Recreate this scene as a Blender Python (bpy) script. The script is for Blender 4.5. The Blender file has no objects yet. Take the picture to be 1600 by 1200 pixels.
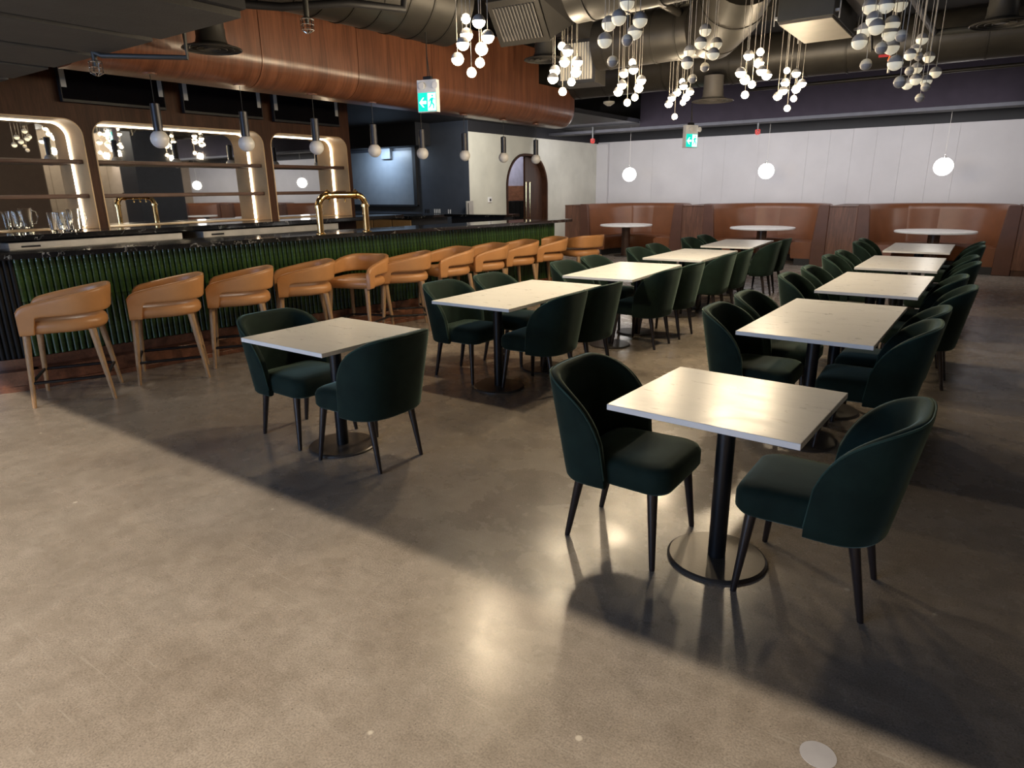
import bpy, bmesh, math, random
from mathutils import Vector, Matrix
PI = math.pi
S = bpy.context.scene
COL = S.collection
random.seed(7)

# ------------------------------------------------------------------ camera
cam_d = bpy.data.cameras.new('camera')
cam = bpy.data.objects.new('camera', cam_d)
COL.objects.link(cam)
cam_d.sensor_width = 36.0
cam_d.lens = 36.0 * 1026.37 / 1600.0
cam_d.clip_start = 0.05
r_ = (0.816833, 0.576732, -0.012778)
u_ = (-0.154094, 0.239484, 0.958594)
f_ = (-0.555913, 0.781042, -0.284489)
cam.matrix_world = Matrix(((r_[0], u_[0], -f_[0], 0.0), (r_[1], u_[1], -f_[1], 0.0), (r_[2], u_[2], -f_[2], 1.6), (0, 0, 0, 1)))
S.camera = cam

# ------------------------------------------------------------------ world, exposure, lights
S.view_settings.view_transform = 'Standard'
S.view_settings.look = 'None'
S.view_settings.gamma = 1.0
S.view_settings.use_curve_mapping = False
S.view_settings.exposure = 0.5
w = bpy.data.worlds.new('world'); S.world = w; w.use_nodes = True
w.node_tree.nodes['Background'].inputs[0].default_value = (0.55, 0.62, 0.75, 1)
w.node_tree.nodes['Background'].inputs[1].default_value = 0.05
BALL_GLOW = 20.0
GLOBE_GLOW = 9.0
LED_GLOW = 7.0


def area(name, loc, target, sx, sy, power, color, spread=PI):
    l = bpy.data.lights.new(name, 'AREA'); l.shape = 'RECTANGLE'
    l.size = sx; l.size_y = sy; l.energy = power; l.color = color; l.spread = spread
    o = bpy.data.objects.new(name, l); COL.objects.link(o)
    o.location = loc
    d = Vector(target) - Vector(loc)
    o.rotation_euler = d.to_track_quat('-Z', 'Y').to_euler()
    return o


# the bright entrance area behind the camera: ceiling lamps behind a header, and a window
for i, (lx, p) in enumerate(((-7.6, 270), (-4.6, 250), (-1.7, 250), (1.2, 235))):
    pl = bpy.data.lights.new('entrance_lamp', 'POINT'); pl.energy = p; pl.color = (1.0, 0.85, 0.66); pl.shadow_soft_size = 0.006
    po = bpy.data.objects.new('entrance_lamp', pl); COL.objects.link(po); po.location = (lx, -1.07, 2.894)
area('entrance_window', (-4.0, -4.2, 1.55), (-3.0, 6.0, 0.9), 5.0, 1.5, 175, (0.36, 0.60, 1.0))
for ly in (2.95, 4.4, 5.9):
    area('aisle_lamp', (-7.15, ly, 2.95), (-7.2, ly, 0), 0.2, 0.2, 7, (1.0, 0.9, 0.76), 1.7)
area('mirrored_wall_fill', (7.5, 13.2, 2.74), (7.5, 16.4, 1.7), 8.5, 0.12, 66, (0.96, 0.95, 1.0))  # unseen fill added to brighten the back wall in the mirrors
pl = bpy.data.lights.new('corridor_fill', 'POINT'); pl.energy = 45; pl.color = (0.95, 0.93, 1.0); pl.shadow_soft_size = 0.12  # added fill without a fixture, brightens the room behind the arch
po = bpy.data.objects.new('corridor_fill', pl); COL.objects.link(po); po.location = (-9.6, 14.6, 2.9)
# alcove lamp, plus added fill lights for booth wall, plaster wall and far hall
area('booth_wall_fill', (-4.0, 13.2, 2.74), (-4.0, 16.4, 1.7), 8.5, 0.12, 80, (0.97, 0.95, 1.0))  # added strip of fill that lifts the pale boards behind the booths
area('alcove_lamp', (-11.0, 10.35, 2.42), (-11.1, 10.9, 1.3), 0.6, 0.15, 13, (0.66, 0.82, 1.0))
area('plaster_wall_fill', (-7.2, 10.2, 2.8), (-8.6, 12.4, 1.4), 1.0, 0.3, 34, (1.0, 0.95, 0.86))  # fill added to brighten the plaster wall, no lamp hangs here
for lx, ly in ((8.6, 8.5), (10.8, 10.0), (9.2, 12.0), (10.9, 12.8)):  # unseen fill points added to light the mirrored side hall
    pl = bpy.data.lights.new('side_hall_fill', 'POINT'); pl.energy = 60; pl.color = (1.0, 0.92, 0.80); pl.shadow_soft_size = 0.06
    po = bpy.data.objects.new('side_hall_fill', pl); COL.objects.link(po); po.location = (lx, ly, 3.7)

# ------------------------------------------------------------------ materials
MATS = {}


def new_mat(name):
    m = bpy.data.materials.new(name); m.use_nodes = True
    nt = m.node_tree
    b = nt.nodes['Principled BSDF']
    MATS[name] = m
    return m, nt, b


def N(nt, t, **kw):
    n = nt.nodes.new(t)
    for k, v in kw.items():
        if k in ('inp',):
            for kk, vv in v.items():
                n.inputs[kk].default_value = vv
        else:
            setattr(n, k, v)
    return n


def ramp(nt, fac, stops):
    r = nt.nodes.new('ShaderNodeValToRGB')
    e = r.color_ramp.elements
    while len(e) < len(stops): e.new(0.5)
    for k, (p, c) in enumerate(stops):
        e[k].position = p; e[k].color = (c[0], c[1], c[2], 1) if not isinstance(c, float) else (c, c, c, 1)
    nt.links.new(fac, r.inputs[0])
    return r.outputs[0]


def coords(nt, scale=(1, 1, 1), kind='Object'):
    tc = nt.nodes.new('ShaderNodeTexCoord')
    mp = nt.nodes.new('ShaderNodeMapping')
    mp.inputs['Scale'].default_value = scale
    nt.links.new(tc.outputs[kind], mp.inputs[0])
    return mp.outputs[0]


def noise(nt, vec, scale, detail=4, rough=0.55, dist=0.0):
    n = nt.nodes.new('ShaderNodeTexNoise')
    n.inputs['Scale'].default_value = scale; n.inputs['Detail'].default_value = detail
    n.inputs['Roughness'].default_value = rough; n.inputs['Distortion'].default_value = dist
    nt.links.new(vec, n.inputs['Vector'])
    return n.outputs[0]


def bump(nt, b, h, strength=0.2, dist=0.01):
    n = nt.nodes.new('ShaderNodeBump')
    n.inputs['Strength'].default_value = strength; n.inputs['Distance'].default_value = dist
    nt.links.new(h, n.inputs['Height']); nt.links.new(n.outputs[0], b.inputs['Normal'])


def mixc(nt, fac, a, c, mode='MIX'):
    m = nt.nodes.new('ShaderNodeMix'); m.data_type = 'RGBA'; m.blend_type = mode
    for s, v in ((0, fac), (6, a), (7, c)):
        if hasattr(v, 'is_linked') or hasattr(v, 'links'):
            nt.links.new(v, m.inputs[s])
        else:
            m.inputs[s].default_value = v if s == 0 else (v[0], v[1], v[2], 1)
    return m.outputs[2]


def plain(name, col, rough=0.5, metal=0.0, vary=0.06, scale=6.0, spec=0.5, bmp=0.0, coat=0.0):
    m, nt, b = new_mat(name)
    v = coords(nt)
    n = noise(nt, v, scale)
    lo = tuple(max(0, c * (1 - vary * 2)) for c in col); hi = tuple(c * (1 + vary * 2) for c in col)
    nt.links.new(ramp(nt, n, ((0.3, lo), (0.7, hi))), b.inputs['Base Color'])
    b.inputs['Roughness'].default_value = rough; b.inputs['Metallic'].default_value = metal
    b.inputs['Specular IOR Level'].default_value = spec
    b.inputs['Coat Weight'].default_value = coat
    if bmp: bump(nt, b, noise(nt, v, 60 if bmp < 0.5 else 18, 3), bmp, 0.004)
    return m


def emis(name, col, strength):
    m, nt, b = new_mat(name)
    b.inputs['Base Color'].default_value = (col[0], col[1], col[2], 1)
    b.inputs['Emission Color'].default_value = (col[0], col[1], col[2], 1)
    b.inputs['Emission Strength'].default_value = strength
    return m


def wood(name, dark, light, scale=(1, 1, 1), rough=0.4, coat=0.0, spec=0.5, wave=5.0):
    m, nt, b = new_mat(name)
    v = coords(nt, scale)
    n1 = noise(nt, v, wave, 6, 0.6, 0.6)
    n2 = noise(nt, v, wave * 5.0, 3, 0.6, 0.2)
    c1 = ramp(nt, n1, ((0.30, dark), (0.5, tuple((a + c) / 2 for a, c in zip(dark, light))), (0.72, light)))
    c2 = ramp(nt, n2, ((0.35, (0.55, 0.55, 0.55)), (0.6, (1.0, 1.0, 1.0))))
    nt.links.new(mixc(nt, 0.65, c1, c2, 'MULTIPLY'), b.inputs['Base Color'])
    b.inputs['Roughness'].default_value = rough; b.inputs['Coat Weight'].default_value = coat
    b.inputs['Coat Roughness'].default_value = 0.25; b.inputs['Specular IOR Level'].default_value = spec
    bump(nt, b, n2, 0.12, 0.002)
    return m


def make_materials():
    # polished concrete
    m, nt, b = new_mat('concrete_floor')
    v = coords(nt)
    cloud = ramp(nt, noise(nt, v, 1.3, 7, 0.62, 0.4), ((0.25, (0.222, 0.186, 0.150)), (0.52, (0.272, 0.234, 0.194)), (0.78, (0.322, 0.283, 0.240))))
    mid = ramp(nt, noise(nt, v, 9, 6, 0.7, 0.3), ((0.35, (0.80, 0.79, 0.77)), (0.65, (1.1, 1.1, 1.1))))
    c = mixc(nt, 0.8, cloud, mid, 'MULTIPLY')
    fine = ramp(nt, noise(nt, v, 150, 2, 0.6), ((0.34, (0.70, 0.70, 0.70)), (0.5, (1, 1, 1)), (0.66, (1.22, 1.22, 1.22))))
    c = mixc(nt, 0.8, c, fine, 'MULTIPLY')
    vo = nt.nodes.new('ShaderNodeTexVoronoi'); vo.inputs['Scale'].default_value = 34
    nt.links.new(v, vo.inputs['Vector'])
    dots = ramp(nt, vo.outputs['Distance'], ((0.05, 1.0), (0.10, 0.0)))
    sel = ramp(nt, vo.outputs['Color'], ((0.60, 0.0), (0.64, 1.0)))
    mm = nt.nodes.new('ShaderNodeMath'); mm.operation = 'MULTIPLY'
    nt.links.new(dots, mm.inputs[0]); nt.links.new(sel, mm.inputs[1])
    c = mixc(nt, mm.outputs[0], c, (0.07, 0.06, 0.05))
    v2 = nt.nodes.new('ShaderNodeTexVoronoi'); v2.inputs['Scale'].default_value = 5.5
    nt.links.new(v, v2.inputs['Vector'])
    d2 = ramp(nt, v2.outputs['Distance'], ((0.05, 1.0), (0.075, 0.0)))
    s2 = ramp(nt, v2.outputs['Color'], ((0.66, 0.0), (0.69, 1.0)))
    m2 = nt.nodes.new('ShaderNodeMath'); m2.operation = 'MULTIPLY'
    nt.links.new(d2, m2.inputs[0]); nt.links.new(s2, m2.inputs[1])
    c = mixc(nt, m2.outputs[0], c, (0.50, 0.45, 0.37))
    # fine scratches
    sc = []
    for rz, sca in ((0.5, (1.2, 40, 1)), (2.1, (1.0, 46, 1))):
        tc = nt.nodes.new('ShaderNodeTexCoord'); mp = nt.nodes.new('ShaderNodeMapping')
        mp.inputs['Rotation'].default_value = (0, 0, rz); mp.inputs['Scale'].default_value = sca
        nt.links.new(tc.outputs['Object'], mp.inputs[0])
        sc.append(ramp(nt, noise(nt, mp.outputs[0], 2.2, 2, 0.5, 0.8), ((0.68, 0.0), (0.72, 0.38))))
    for s_ in sc:
        c = mixc(nt, s_, c, (0.36, 0.33, 0.28))
    nt.links.new(c, b.inputs['Base Color'])
    nt.links.new(ramp(nt, noise(nt, v, 3.0, 6, 0.65), ((0.3, 0.20), (0.7, 0.34))), b.inputs['Roughness'])
    bump(nt, b, noise(nt, v, 5, 5, 0.6), 0.06, 0.01)
    # white stone table top
    m, nt, b = new_mat('table_stone')
    v = coords(nt, (1, 1.0, 1))
    v3 = coords(nt, (1.0, 3.0, 1.0))
    n = noise(nt, v3, 3.5, 6, 0.6, 1.0)
    c = ramp(nt, n, ((0.30, (0.71, 0.705, 0.68)), (0.46, (0.77, 0.765, 0.735)), (0.7, (0.785, 0.78, 0.75))))
    nt.links.new(c, b.inputs['Base Color'])
    nt.links.new(ramp(nt, noise(nt, v3, 6, 6, 0.7, 0.8), ((0.35, 0.27), (0.7, 0.35))), b.inputs['Roughness'])
    bump(nt, b, noise(nt, v3, 7.0, 4, 0.6, 0.8), 0.05, 0.004)
    # black marble
    m, nt, b = new_mat('black_marble')
    v = coords(nt)
    n = noise(nt, v, 3.2, 9, 0.6, 2.2)
    vein = ramp(nt, n, ((0.492, (0.010, 0.010, 0.011)), (0.500, (0.55, 0.55, 0.52)), (0.508, (0.010, 0.010, 0.011))))
    msk = ramp(nt, noise(nt, v, 5.0, 3), ((0.52, 0.0), (0.60, 1.0)))
    nt.links.new(mixc(nt, msk, (0.010, 0.010, 0.011), vein), b.inputs['Base Color'])
    b.inputs['Roughness'].default_value = 0.09
    # velvet
    for nm, col in (('green_velvet', (0.0062, 0.0160, 0.0120)), ('green_piping_sheen', (0.024, 0.050, 0.040))):  # paler piping tone puts the velvet's rim sheen into the colour
        m, nt, b = new_mat(nm)
        v = coords(nt)
        nt.links.new(ramp(nt, noise(nt, v, 7, 5, 0.6), ((0.3, tuple(x * 0.75 for x in col)), (0.7, tuple(x * 1.35 for x in col)))), b.inputs['Base Color'])
        b.inputs['Roughness'].default_value = 0.85
        b.inputs['Specular IOR Level'].default_value = 0.2
        b.inputs['Sheen Weight'].default_value = 0.5
        b.inputs['Sheen Roughness'].default_value = 0.35
        b.inputs['Sheen Tint'].default_value = (0.36, 0.52, 0.45, 1)
        bump(nt, b, noise(nt, v, 260, 2), 0.12, 0.002)
    # leathers
    for nm, col, ro in (('tan_leather', (0.47, 0.225, 0.085), 0.38), ('brown_leather', (0.170, 0.062, 0.025), 0.36), ('brown_leather_edge', (0.085, 0.034, 0.021), 0.45)):
        m, nt, b = new_mat(nm)
        v = coords(nt)
        nt.links.new(ramp(nt, noise(nt, v, 4, 5, 0.6), ((0.3, tuple(x * 0.88 for x in col)), (0.7, tuple(x * 1.1 for x in col)))), b.inputs['Base Color'])
        b.inputs['Roughness'].default_value = ro
        bump(nt, b, noise(nt, v, 120, 4), 0.12, 0.002)
    # woods
    wood('stool_wood', (0.30, 0.175, 0.085), (0.46, 0.29, 0.15), (9, 9, 1), 0.42)
    wood('soffit_wood', (0.115, 0.042, 0.022), (0.24, 0.092, 0.046), (0.6, 7, 0.35), 0.3, 0.25, wave=2.2)
    wood('panel_wood', (0.065, 0.026, 0.015), (0.19, 0.085, 0.05), (6, 6, 0.5), 0.42, wave=2.4)
    wood('cabinet_wood', (0.036, 0.0125, 0.0055), (0.082, 0.032, 0.0145), (1, 5, 0.5), 0.5, spec=0.2, wave=2.4)
    wood('shelf_wood', (0.065, 0.028, 0.016), (0.13, 0.060, 0.036), (5, 0.5, 5), 0.45, wave=2.4)
    wood('plinth_wood', (0.09, 0.034, 0.018), (0.23, 0.092, 0.048), (5, 0.6, 5), 0.32, wave=2.2)
    wood('door_wood', (0.030, 0.014, 0.009), (0.085, 0.038, 0.022), (6, 6, 0.4), 0.35, wave=2.4)
    wood('wall_planks', (0.16, 0.062, 0.03), (0.34, 0.15, 0.08), (5, 1, 5), 0.5, wave=2.4)
    # green zellige flute
    m, nt, b = new_mat('green_tile')
    v = coords(nt)
    oi = nt.nodes.new('ShaderNodeObjectInfo')
    c = ramp(nt, noise(nt, v, 14, 4, 0.6), ((0.3, (0.012, 0.026, 0.010)), (0.55, (0.026, 0.058, 0.016)), (0.75, (0.058, 0.115, 0.028))))
    c2 = ramp(nt, oi.outputs['Random'], ((0.0, (0.62, 0.66, 0.62)), (1.0, (1.15, 1.15, 1.1))))
    nt.links.new(mixc(nt, 0.9, c, c2, 'MULTIPLY'), b.inputs['Base Color'])
    b.inputs['Roughness'].default_value = 0.12
    bump(nt, b, noise(nt, v, 26, 3, 0.6), 0.35, 0.006)
    plain('grout', (0.02, 0.03, 0.022), 0.8)
    plain('black_slat', (0.009, 0.008, 0.007), 0.6, spec=0.2, bmp=0.2)
    plain('black_metal', (0.020, 0.020, 0.022), 0.32, 0.6)
    plain('base_metal', (0.075, 0.066, 0.058), 0.38, 0.5, bmp=0.15)
    plain('chair_leg_paint', (0.022, 0.016, 0.015), 0.28)
    plain('gun_metal', (0.05, 0.05, 0.056), 0.4, 0.8)
    plain('steel', (0.50, 0.48, 0.45), 0.38, 0.55)
    plain('chrome', (0.7, 0.7, 0.7), 0.12, 1.0)
    plain('brass', (0.80, 0.56, 0.25), 0.13, 1.0)
    plain('gold_reveal', (0.52, 0.34, 0.17), 0.42, 0.0, 0.04)
    plain('gold_edge', (0.66, 0.46, 0.25), 0.3, 0.4)
    plain('stucco', (0.58, 0.57, 0.50), 0.65, vary=0.05, scale=1.6, bmp=0.15)
    plain('wall_paint', (0.56, 0.545, 0.55), 0.6, vary=0.02, scale=2)
    plain('seam_grey', (0.36, 0.35, 0.36), 0.7)
    plain('blue_black_wall', (0.058, 0.068, 0.090), 0.42, vary=0.04)
    plain('board_paint', (0.20, 0.23, 0.27), 0.38, vary=0.03)
    plain('black_paint', (0.012, 0.012, 0.015), 0.6)
    plain('ceiling_paint', (0.020, 0.019, 0.018), 0.75, bmp=0.3)
    plain('slab_paint', (0.050, 0.047, 0.042), 0.75, bmp=0.4)
    plain('bulkhead_paint', (0.013, 0.010, 0.014), 0.8, spec=0.1)
    plain('beam_paint', (0.035, 0.035, 0.040), 0.6, spec=0.2)
    plain('duct_paint', (0.040, 0.037, 0.033), 0.42, 0.35, 0.08, 3)
    plain('duct_seam', (0.028, 0.026, 0.023), 0.5, 0.3)
    plain('diffuser_paint', (0.045, 0.043, 0.040), 0.4, 0.2)
    plain('diffuser_pale', (0.13, 0.12, 0.11), 0.45)
    plain('unit_dark', (0.035, 0.036, 0.034), 0.5)
    plain('unit_panel', (0.13, 0.118, 0.10), 0.5)
    plain('ball_grey', (0.30, 0.30, 0.31), 0.45)
    plain('ball_cream', (0.72, 0.68, 0.58), 0.35)
    plain('globe_opal', (0.76, 0.75, 0.73), 0.3)
    plain('cord_grey', (0.50, 0.47, 0.42), 0.5)
    plain('cord_black', (0.01, 0.01, 0.01), 0.5)
    plain('white_plastic', (0.75, 0.75, 0.76), 0.35)
    plain('dark_plastic', (0.012, 0.012, 0.014), 0.4, spec=0.25)
    plain('screen_glass', (0.004, 0.004, 0.005), 0.06)
    plain('screen_strip', (0.34, 0.34, 0.33), 0.5)
    plain('red_paint', (0.55, 0.03, 0.02), 0.4)
    plain('orange_paint', (0.75, 0.16, 0.02), 0.4)
    plain('brown_wall', (0.16, 0.11, 0.08), 0.6, vary=0.03)
    plain('beige_wall', (0.42, 0.33, 0.24), 0.6, vary=0.03)
    plain('lavender_wall', (0.42, 0.41, 0.50), 0.6)
    plain('kick_black', (0.020, 0.020, 0.022), 0.6)
    plain('sign_white', (0.70, 0.72, 0.76), 0.35)
    m = emis('ball_lit', (1.0, 0.80, 0.52), BALL_GLOW)
    emis('ball_lit_upper', (1.0, 0.84, 0.62), 1.6)
    emis('ball_dim', (0.95, 0.90, 0.72), 0.22)
    emis('globe_lit', (1.0, 0.95, 0.88), GLOBE_GLOW)
    emis('led', (1.0, 0.86, 0.64), LED_GLOW)
    emis('sign_green', (0.0, 0.50, 0.40), 0.9)
    emis('sign_lit_white', (0.75, 1.0, 0.96), 1.3)
    emis('bowl_lit', (1.0, 0.85, 0.55), 1.5)
    emis('screen_blue', (0.05, 0.42, 0.75), 1.0)
    emis('window_glow', (0.55, 0.72, 1.0), 1.2)
    m, nt, b = new_mat('mirror')
    b.inputs['Base Color'].default_value = (0.80, 0.80, 0.78, 1); b.inputs['Metallic'].default_value = 1
    b.inputs['Roughness'].default_value = 0.015
    m, nt, b = new_mat('clear_glass')
    b.inputs['Base Color'].default_value = (0.95, 0.97, 0.97, 1)
    b.inputs['Roughness'].default_value = 0.02; b.inputs['Transmission Weight'].default_value = 1.0; b.inputs['IOR'].default_value = 1.45


make_materials()


def M(n): return MATS[n]


# ------------------------------------------------------------------ mesh helpers
class MB:
    def __init__(s): s.v = []; s.f = []; s.mi = []

    def add(s, vs, fs, mi=0):
        o = len(s.v); s.v += [tuple(p) for p in vs]
        s.f += [tuple(i + o for i in f) for f in fs]; s.mi += [mi] * len(fs)

    def box(s, x0, x1, y0, y1, z0, z1, mi=0, mat=None):
        vs = [(x, y, z) for x in (x0, x1) for y in (y0, y1) for z in (z0, z1)]
        if mat is not None: vs = [tuple(mat @ Vector(p)) for p in vs]
        s.add(vs, [(0, 1, 3, 2), (4, 6, 7, 5), (0, 4, 5, 1), (2, 3, 7, 6), (0, 2, 6, 4), (1, 5, 7, 3)], mi)
        return s

    def loft(s, rings, cap0=True, cap1=True, closed=True, mi=0):
        n = len(rings[0]); vs = [p for r in rings for p in r]; fs = []
        for i in range(len(rings) - 1):
            for j in range(n if closed else n - 1):
                k = (j + 1) % n
                fs.append((i * n + j, i * n + k, (i + 1) * n + k, (i + 1) * n + j))
        if cap0: fs.append(tuple(reversed(range(n))))
        if cap1: fs.append(tuple((len(rings) - 1) * n + j for j in range(n)))
        s.add(vs, fs, mi); return s

    def lathe(s, prof, seg=24, c=(0, 0, 0), mi=0, axis='z', cap0=True, cap1=True):
        rings = []
        for r, h in prof:
            ring = []
            for k in range(seg):
                a = 2 * PI * k / seg
                if axis == 'z': p = (c[0] + r * math.cos(a), c[1] + r * math.sin(a), c[2] + h)
                elif axis == 'x': p = (c[0] + h, c[1] + r * math.cos(a), c[2] + r * math.sin(a))
                else: p = (c[0] + r * math.sin(a), c[1] + h, c[2] + r * math.cos(a))
                ring.append(p)
            rings.append(ring)
        return s.loft(rings, cap0, cap1, True, mi)

    def tube(s, pts, r, seg=8, mi=0, radii=None):
        pts = [Vector(p) for p in pts]; rings = []; prev = None
        for i, p in enumerate(pts):
            t = (pts[min(i + 1, len(pts) - 1)] - pts[max(i - 1, 0)]).normalized()
            if prev is None:
                a = Vector((0, 0, 1)) if abs(t.z) < 0.9 else Vector((1, 0, 0))
                n = t.cross(a).normalized()
            else:
                n = (prev - t * prev.dot(t)).normalized()
            b = t.cross(n); prev = n
            rr = radii[i] if radii else r
            rings.append([tuple(p + n * (rr * math.cos(2 * PI * k / seg)) + b * (rr * math.sin(2 * PI * k / seg))) for k in range(seg)])
        return s.loft(rings, mi=mi)

    def sphere(s, c, r, seg=16, rings=10, a0=-PI / 2, a1=PI / 2, mi=0, sc=(1, 1, 1)):
        rs = []
        for i in range(rings + 1):
            a = a0 + (a1 - a0) * i / rings
            rr = max(r * math.cos(a), 1e-4)
            rs.append([(c[0] + sc[0] * rr * math.cos(2 * PI * k / seg), c[1] + sc[1] * rr * math.sin(2 * PI * k / seg), c[2] + sc[2] * r * math.sin(a)) for k in range(seg)])
        return s.loft(rs, mi=mi)

    def mesh(s, name, mats, smooth=None):
        me = bpy.data.meshes.new(name)
        me.from_pydata(s.v, [], s.f)
        bm = bmesh.new(); bm.from_mesh(me)
        bmesh.ops.recalc_face_normals(bm, faces=bm.faces)
        bm.to_mesh(me); bm.free()
        if isinstance(mats, str): mats = [mats]
        for m in mats: me.materials.append(MATS[m])
        if len(mats) > 1:
            for p, k in zip(me.polygons, s.mi): p.material_index = k
        if smooth:
            for p in me.polygons: p.use_smooth = True
            try:
                me.set_sharp_from_angle(angle=math.radians(smooth))
            except Exception: pass
        me.update()
        return me

    def obj(s, name, mats, parent=None, loc=None, rot=None, smooth=None, bevel=0.0, seg=2):
        me = s.mesh(name, mats, smooth)
        o = bpy.data.objects.new(name, me); COL.objects.link(o)
        if parent is not None: o.parent = parent
        if loc is not None: o.location = loc
        if rot is not None: o.rotation_euler = rot
        if bevel:
            md = o.modifiers.new('bevel', 'BEVEL'); md.width = bevel; md.segments = seg; md.limit_method = 'ANGLE'
        return o


def thing(name, label, cat, loc=(0, 0, 0), rz=0.0, group=None):
    o = bpy.data.objects.new(name, None); COL.objects.link(o)
    o.empty_display_size = 0.1
    o.location = loc; o.rotation_euler = (0, 0, rz)
    o['label'] = label; o['category'] = cat
    if group: o['group'] = group
    return o


def tag(o, label, cat, group=None):
    o['label'] = label; o['category'] = cat
    if group: o['group'] = group
    return o


def struct(o, label=None):
    o['kind'] = 'structure'
    if label: o['label'] = label
    return o


def dup(root, loc, rz, label, group=None):
    r = root.copy(); COL.objects.link(r); r.location = loc; r.rotation_euler = (0, 0, rz); r['label'] = label
    if group: r['group'] = group
    for ch in list(root.children):
        c = ch.copy(); COL.objects.link(c); c.parent = r
        for g in list(ch.children):
            d = g.copy(); COL.objects.link(d); d.parent = c
    return r


def rrect(w, d, r, z, seg=5, cx=0, cy=0, taper=None):
    pts = []
    r = min(r, w / 2 - 1e-4, d / 2 - 1e-4)
    for qx, qy, a0 in ((1, 1, 0), (-1, 1, PI / 2), (-1, -1, PI), (1, -1, 3 * PI / 2)):
        for k in range(seg + 1):
            a = a0 + PI / 2 * k / seg
            x = qx * (w / 2 - r) + r * math.cos(a); y = qy * (d / 2 - r) + r * math.sin(a)
            if taper: y *= taper(x)
            pts.append((cx + x, cy + y, z))
    return pts


def poly_extrude(outer, holes, thick, name, mats, parent=None, mw=None, bevel=0.0):
    """flat plate with holes from a 2D curve, extruded along its local z, returned as mesh object"""
    cu = bpy.data.curves.new(name, 'CURVE'); cu.dimensions = '2D'; cu.fill_mode = 'BOTH'
    for loop in [outer] + holes:
        sp = cu.splines.new('POLY'); sp.points.add(len(loop) - 1)
        for p, (x, y) in zip(sp.points, loop): p.co = (x, y, 0, 1)
        sp.use_cyclic_u = True
    cu.extrude = thick / 2
    tmp = bpy.data.objects.new('tmp', cu); COL.objects.link(tmp)
    dg = bpy.context.evaluated_depsgraph_get()
    me = bpy.data.meshes.new_from_object(tmp.evaluated_get(dg))
    bpy.data.objects.remove(tmp); bpy.data.curves.remove(cu)
    me.name = name
    me.materials.clear(); me.materials.append(MATS[mats])
    if mw is not None: me.transform(mw)
    o = bpy.data.objects.new(name, me); COL.objects.link(o)
    if parent is not None: o.parent = parent
    return o


# ================================================================== STRUCTURE
XL = -8.75          # pale plaster wall on the left
YB = 16.4           # back wall
XR = 12.0           # right wall, seen in the mirrors
YF = -5.0           # wall behind the camera
struct(MB().box(-13, XR, YF, 17.2, -0.12, 0).obj('floor', 'concrete_floor'), 'polished concrete floor with worn patches and small pale stones')
struct(MB().box(-13, XR, YF, 17.2, 3.95, 4.1).obj('ceiling', 'ceiling_paint'), 'dark painted open ceiling')
# back wall in vertical boards
wb = struct(MB().box(-13, XR, YB + 0.02, YB + 0.25, 0, 3.95).obj('wall_back', 'black_paint'), 'back wall, black above pale boards')
seams = [-8.75, -8.42, -7.2, -5.9, -5.38, -4.6, -3.55, -3.1, -2.65, -2.2, -1.72, -1.2, -0.75, 0.5, 1.7, 2.9, 4.1, 5.3, 6.5, 7.7, 8.9, 10.1, 11.3, 12.0]
for a, c in zip(seams[:-1], seams[1:]):
    MB().box(a + 0.0012, c - 0.0012, YB - 0.03, YB + 0.02, 0, 2.74).obj('wall_board', 'wall_paint', wb)
struct(MB().box(XL, XL + 0.33, YB - 0.12, YB - 0.03, 0, 2.70).obj('trim_1', 'wall_paint', bevel=0.006), 'narrow pale pier in the left corner of the back wall')

# left plaster wall with arched opening, x = XL plane; local (y, z)
def arch_loop(y0, y1, z0, z1, r, seg=14):
    p = [(y0, z0), (y1, z0)]
    for k in range(seg + 1):
        a = PI / 2 * k / seg; p.append((y1 - r + r * math.cos(a), z1 - r + r * math.sin(a)))
    for k in range(seg + 1):
        a = PI / 2 + PI / 2 * k / seg; p.append((y0 + r + r * math.cos(a), z1 - r + r * math.sin(a)))
    return p
# matrix mapping local (a,b,c) -> world x=c, y=a, z=b
MYZ = Matrix(((0, 0, 1, 0), (1, 0, 0, 0), (0, 1, 0, 0), (0, 0, 0, 1)))
DY0, DY1, DZ = 12.17, 13.84, 2.36
wl = poly_extrude([(10.9, 0), (YB + 0.1, 0), (YB + 0.1, 2.71), (10.9, 2.71)], [arch_loop(DY0, DY1, 0.002, DZ, 0.72)], 0.20, 'wall_left', 'stucco', mw=Matrix.Translation((XL - 0.10, 0, 0)) @ MYZ)
struct(wl, 'pale plaster wall with an arched doorway')
struct(MB().box(XL - 0.2, XL, 10.9, YB + 0.1, 2.71, 3.95).obj('trim_2', 'black_paint'), 'black band over the plaster wall')
# arched door: frame, open leaf, handles
dr = bpy.data.objects.new('door_1', None); COL.objects.link(dr); struct(dr, 'arched doorway with a dark leaf standing open')
fr = arch_loop(DY0, DY1, 0, DZ, 0.72); fin = arch_loop(DY0 + 0.05, DY1 - 0.05, 0, DZ - 0.05, 0.67)
mb = MB(); n = len(fr)
mb.loft([[(XL + 0.025, a, b) for a, b in fr], [(XL + 0.025, a, b) for a, b in fin], [(XL - 0.24, a, b) for a, b in fin], [(XL - 0.24, a, b) for a, b in fr]], False, False)
mb.obj('door_frame', 'cabinet_wood', dr)
leaf = [(y, z) for y, z in arch_loop(DY0 + 0.06, DY1 - 0.06, 0.01, DZ - 0.06, 0.66)]
yc = (DY0 + DY1) / 2 + 0.05
def half(loop, side):
    out = []
    for y, z in loop:
        if side > 0: out.append((max(y, yc), z))
        else: out.append((min(y, yc), z))
    res = []
    for p in out:
        if not res or (abs(p[0] - res[-1][0]) + abs(p[1] - res[-1][1])) > 1e-4: res.append(p)
    return res
hl = half(leaf, 1)
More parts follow.
